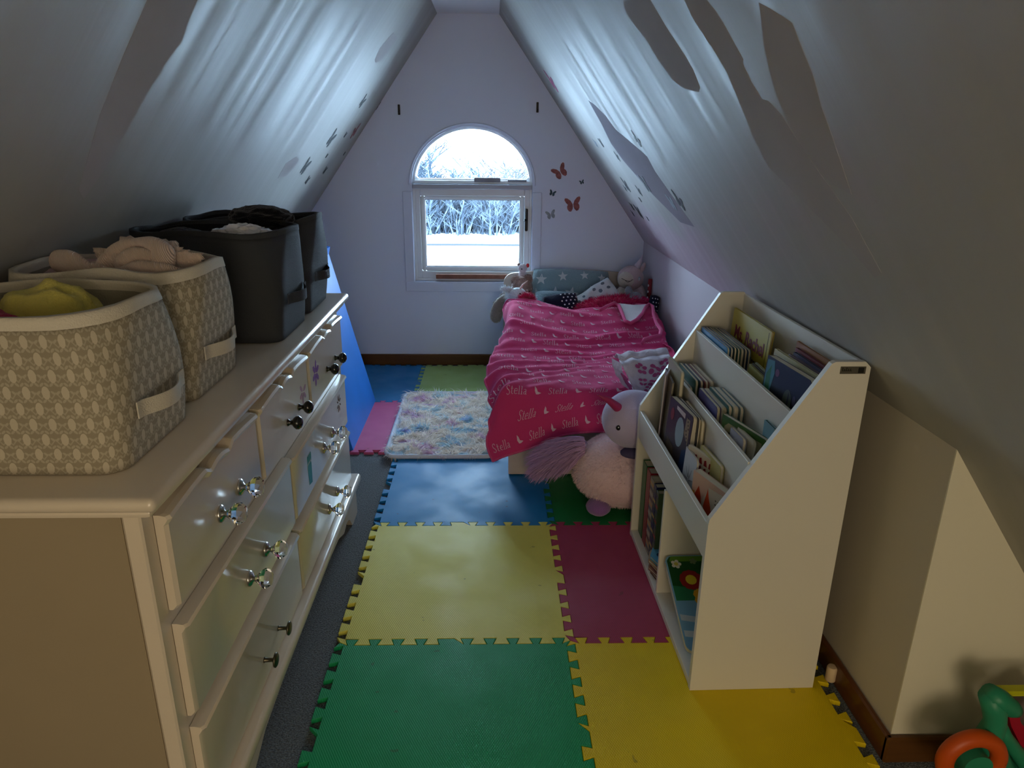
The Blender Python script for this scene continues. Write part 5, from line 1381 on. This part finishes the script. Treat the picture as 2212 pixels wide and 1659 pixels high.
for r_ in range(3):
    for c_ in range(5): art(t, [(.012+.020*c_, .062+.022*r_), (.026+.020*c_, .062+.022*r_), (.024+.020*c_, .076+.022*r_), (.017+.020*c_, .079+.022*r_)], (130, 30, 40))
book(.066, .140, T1, .130, .142, .010, (186, 178, 116), 'pale olive board book at the back of the near front tier stack', 0, 4, 0)
t = book(.058, .060, T1, .135, .112, .020, (206, 172, 160), 'thick board book with an orange fox picture at the near end of the front tier', 0, 17, 0)
art(t, [(.015, .008), (.085, .008), (.092, .05), (.068, .095), (.015, .10)], (206, 200, 186), -.0005); art(t, [(.045, .014), (.070, .008), (.084, .04), (.077, .068), (.071, .092), (.065, .070), (.055, .05)], (200, 70, 34), -.0007)
art(t, [(.085, .004), (.128, .004), (.124, .05), (.108, .082), (.096, .058), (.092, .025)], (180, 62, 32), -.0007); art(t, [(.125, .004), (.133, .004), (.133, .06), (.123, .062)], (206, 160, 60), -.0008)
art(t, [(.045, .003), (.058, .003), (.05, .016)], (60, 24, 20), -.0008)
for j in range(4): art(t, disc(.028+.010*(j % 2), .076-.010*(j//2), .0026, .0018, 6), (60, 50, 44), -.0009)
# --- low cubby, far: books with spines to the aisle
def spinebook(ly, th, h, col, label, band=None, d=.20, lean=0):
    M = MS @ TR((.022, ly, .0228)) @ Rx(math.radians(lean))
    t = thing('book', label, 'book', group='books standing in the far low cubby', world=False, M=M)
    MB().bb((0, 0, 0), (.003, th, h), .001).obj('spine', cov(col), t, loc=0)
    for y0 in (0, th-.0018): MB().bb((.002, y0, 0), (d, y0+.0018, h), .0006).obj('cover', cov(col), t, loc=0)
    MB().bb((.004, .002, .003), (d-.004, th-.002, h-.003)).obj('page_block', M_page, t, loc=0)
    if band:
        for i in range(14): MB().bb((-.0004, .001, .012+i*h/15), (.0, th-.001, .012+i*h/15+h/28), 0).obj('spine_print', cov(band[i % len(band)]), t, loc=0)
    return t
spinebook(.655, .050, .262, (22, 92, 46), 'thick green book standing at the far end of the low cubby')
spinebook(.602, .046, .262, (138, 22, 40), 'red book beside the thick green one in the low cubby')
spinebook(.556, .042, .258, (150, 140, 126), 'striped patchwork spine book in the low cubby', [(60, 70, 90), (190, 150, 90), (90, 50, 60), (180, 176, 160)])
spinebook(.522, .030, .255, (26, 40, 88), 'navy thin book beside the patchwork one in the low cubby', [(26, 40, 88), (60, 80, 70), (190, 170, 90)])
spinebook(.492, .026, .250, (70, 90, 60), 'moss green thin book in the low cubby', [(70, 90, 60), (30, 50, 90), (160, 60, 50)])
# stack of shaped books lying flat
for k, (c, lb) in enumerate([((96, 62, 50), 'bottom brown book of the small shaped stack'), ((150, 110, 90), 'second book of the small shaped stack'), ((110, 50, 50), 'reddish book in the middle of the small shaped stack'), ((170, 140, 110), 'tan book near the top of the small shaped stack'), ((90, 160, 190), 'light blue fish shaped book on top of the small stack')]):
    z = .0228+k*.0125; M = MS @ TR((.015, .400, z)) @ Rz(math.radians((-4, 3, -2, 5, 0)[k]))
    t = thing('shaped_book', lb, 'book', group='small shaped books stacked in the low cubby', world=False, M=M)
    P = [(0, .02), (.02, 0), (.10, 0), (.12, .03), (.12, .09), (.10, .12), (.03, .125), (.004, .10), (-.012, .06)]
    MB().poly([(x, y, 0) for x, y in P], (0, 0, .003)).obj('cover', cov(c), t, loc=0)
    MB().poly([(x*.96+.002, y*.96+.002, .003) for x, y in P], (0, 0, .006)).obj('page_block', M_page, t, loc=0)
    MB().poly([(x, y, .009) for x, y in P], (0, 0, .003)).obj('cover', cov(c), t, loc=0)
    if k == 4: MB().poly([(x, y, .0121) for x, y in disc(.015, .06, .008, .010)], (0, 0, .0003)).obj('cover_art', cov((30, 60, 90)), t, loc=0)
# garden picture board in the near low cubby
def garden():
    a = .33; hgt = .355
    M = MS @ TR((.012, .085, .034)) @ Rx(math.radians(21.0))
    t = thing('garden_picture_book', 'large picture board with flowers and sky slanted in the near low cubby', 'book', world=False, M=M)
    W_, H_ = .215, .290
    def P(u, v, z=.0162): return (u*W_, v*H_, z)
    def rr(r=.02):
        o = []
        for cx, cy, a0 in ((W_-r, H_-r, 0), (r, H_-r, 90), (r, r, 180), (W_-r, r, 270)):
            for k in range(5): q = math.radians(a0+22.5*k); o.append((cx+r*math.cos(q), cy+r*math.sin(q)))
        return o
    MB().poly([(x, y, 0) for x, y in rr()], (0, 0, .002)).obj('cover', cov((120, 170, 200)), t, loc=0)
    MB().poly([(x*.99, y*.99, .0021) for x, y in rr()], (0, 0, .0115)).obj('page_block', M_page, t, loc=0)
    MB().poly([(x, y, .0138) for x, y in rr()], (0, 0, .002)).obj('cover', cov((120, 172, 206)), t, loc=0)
    def A(pts, col, z): MB().poly([P(u, v, z) for u, v in pts], (0, 0, .0002)).obj('cover_art', cov(col), t, loc=0)
    A([(.02, .55), (.98, .45), (.98, .94), (.94, .985), (.06, .985), (.02, .94)], (20, 80, 36), .0159)
    A([(.05, .93), (.95, .93), (.92, .99), (.08, .99)], (90, 140, 40), .0162)
    A([(.02, .5), (.3, .5), (.4, .62), (.02, .66)], (40, 120, 80), .0162)
    A([(.55, .60), (.98, .55), (.98, .86), (.7, .84)], (90, 20, 60), .0162)
    A([(.02, .30), (.3, .26), (.6, .30), (.98, .26), (.98, .33), (.6, .36), (.3, .32), (.02, .36)], (190, 206, 214), .0162)
    A([(.02, .14), (.4, .10), (.98, .15), (.98, .20), (.4, .17), (.02, .20)], (200, 214, 220), .0162)
    for cx, cy, n, r1, r2, pc, cc in ((.13, .90, 5, .07, .035, (220, 220, 210), (200, 190, 90)), (.36, .93, 5, .05, .025, (110, 130, 90), (110, 130, 90)), (.27, .72, 12, .15, .09, (150, 30, 30), (220, 196, 50)), (.44, .53, 9, .20, .10, (226, 170, 40), (150, 96, 40))):
        for k in range(n):
            a = 2*math.pi*k/n; A([(cx+math.cos(a)*r1*.62+math.cos(w_)*r1*.38, cy+(math.sin(a)*r1*.62+math.sin(w_)*r1*.38)*.74) for w_ in [j*math.pi/4 for j in range(8)]], pc, .0165+.00003*k)
        A([(cx+r2*.8*math.cos(j*math.pi/6), cy+r2*.6*math.sin(j*math.pi/6)) for j in range(12)], cc, .0172)
garden()

# small wooden peg on the tile behind the shelf
c = V((.838, 1.405, MT))
t = thing('wooden_peg', 'small cream wooden cylinder standing on the yellow tile behind the bookshelf', 'toy block', tuple(c))
MB().lathe([(.0115, 0), (.0125, .002), (.0125, .036), (.0105, .040), (.004, .041)], TR((c.x, c.y, c.z+.0005)), 24).obj('cylinder', mat('cream_wood', (222, 196, 158), .5, .3), t, 'auto')

# ------------------------------------------------------------------ plastic toy at the lower right corner
def toy():
    Yt = 1.06
    t = thing('activity_toy', 'green plastic activity toy with an orange ring wheel and yellow bar at the nook wall', 'toy', (1.02, Yt, 0))
    gr = mat('sea_green_plastic', (44, 140, 104), .4, .4); og = mat('orange_plastic', (206, 84, 22), .4, .4); ye = mat('lime_plastic', (196, 196, 26), .4, .4); rd = mat('crimson_plastic', (170, 18, 46), .4, .4); gy = mat('grey_plastic', (96, 84, 78), .4, .4)
    P = lambda px, py, y=Yt: atY(px, py, y)
    # orange ring wheel around a green hub
    c = P(2098, 1640, 1.04); R_ = .052; pts = [c+V((math.cos(a)*R_, 0, math.sin(a)*R_)) for a in [2*math.pi*k/40 for k in range(41)]]
    MB().tube(pts, .0165, 14, False).obj('ring_wheel', og, t, True)
    MB().tube([c+V((.0, -.022, 0)), c+V((0, .03, 0))], [.028, .028], 20).obj('wheel_hub', gr, t, 'auto')
    c2 = c+V((.0, .0, 0))
    # frame limbs
    MB().tube([P(2135, 1500), P(2148, 1530), P(2150, 1560), P(2135, 1590), P(2150, 1640), P(2190, 1720)], [.018, .022, .020, .024, .026, .03], 16).obj('frame', gr, t, True)
    MB().tube([P(2136, 1497), P(2160, 1512), P(2185, 1530), P(2196, 1536)], [.019, .021, .018, .013], 16).obj('frame_arm', gr, t, True)
    MB().tube([P(2150, 1555), P(2170, 1590), P(2196, 1625), P(2240, 1690)], [.016, .014, .014, .016], 14).obj('frame_brace', gr, t, True)
    MB().tube([P(2120, 1630), P(2090, 1640)], [.026, .022], 14).obj('axle', gr, t, True)
    a = P(2150, 1488, Yt+.015); b = P(2260, 1478, Yt+.015)
    MB().bb((a.x, Yt+.005, a.z-.013), (a.x+.16, Yt+.03, a.z-.001), .004).obj('top_bar', ye, t)
    MB().poly([P(2180, 1549, Yt+.01), P(2260, 1552, Yt+.01), P(2260, 1660, Yt+.01), P(2205, 1610, Yt+.01), P(2185, 1570, Yt+.01)], (0, .03, 0)).obj('red_panel', rd, t)
    d = P(2225, 1530, Yt+.03); MB().ell(d, (.045, .03, .042), None, 4).obj('grey_ball', gy, t, True)
    e = P(2200, 1640); MB().bb((.94, Yt-.02, .001), (1.14, Yt+.06, .10), .02, seg=3).obj('base', gr, t, 'auto')
toy()

for o in bpy.data.objects:
    for k in ('_o', '_w', '_h'):
        if k in o: del o[k]
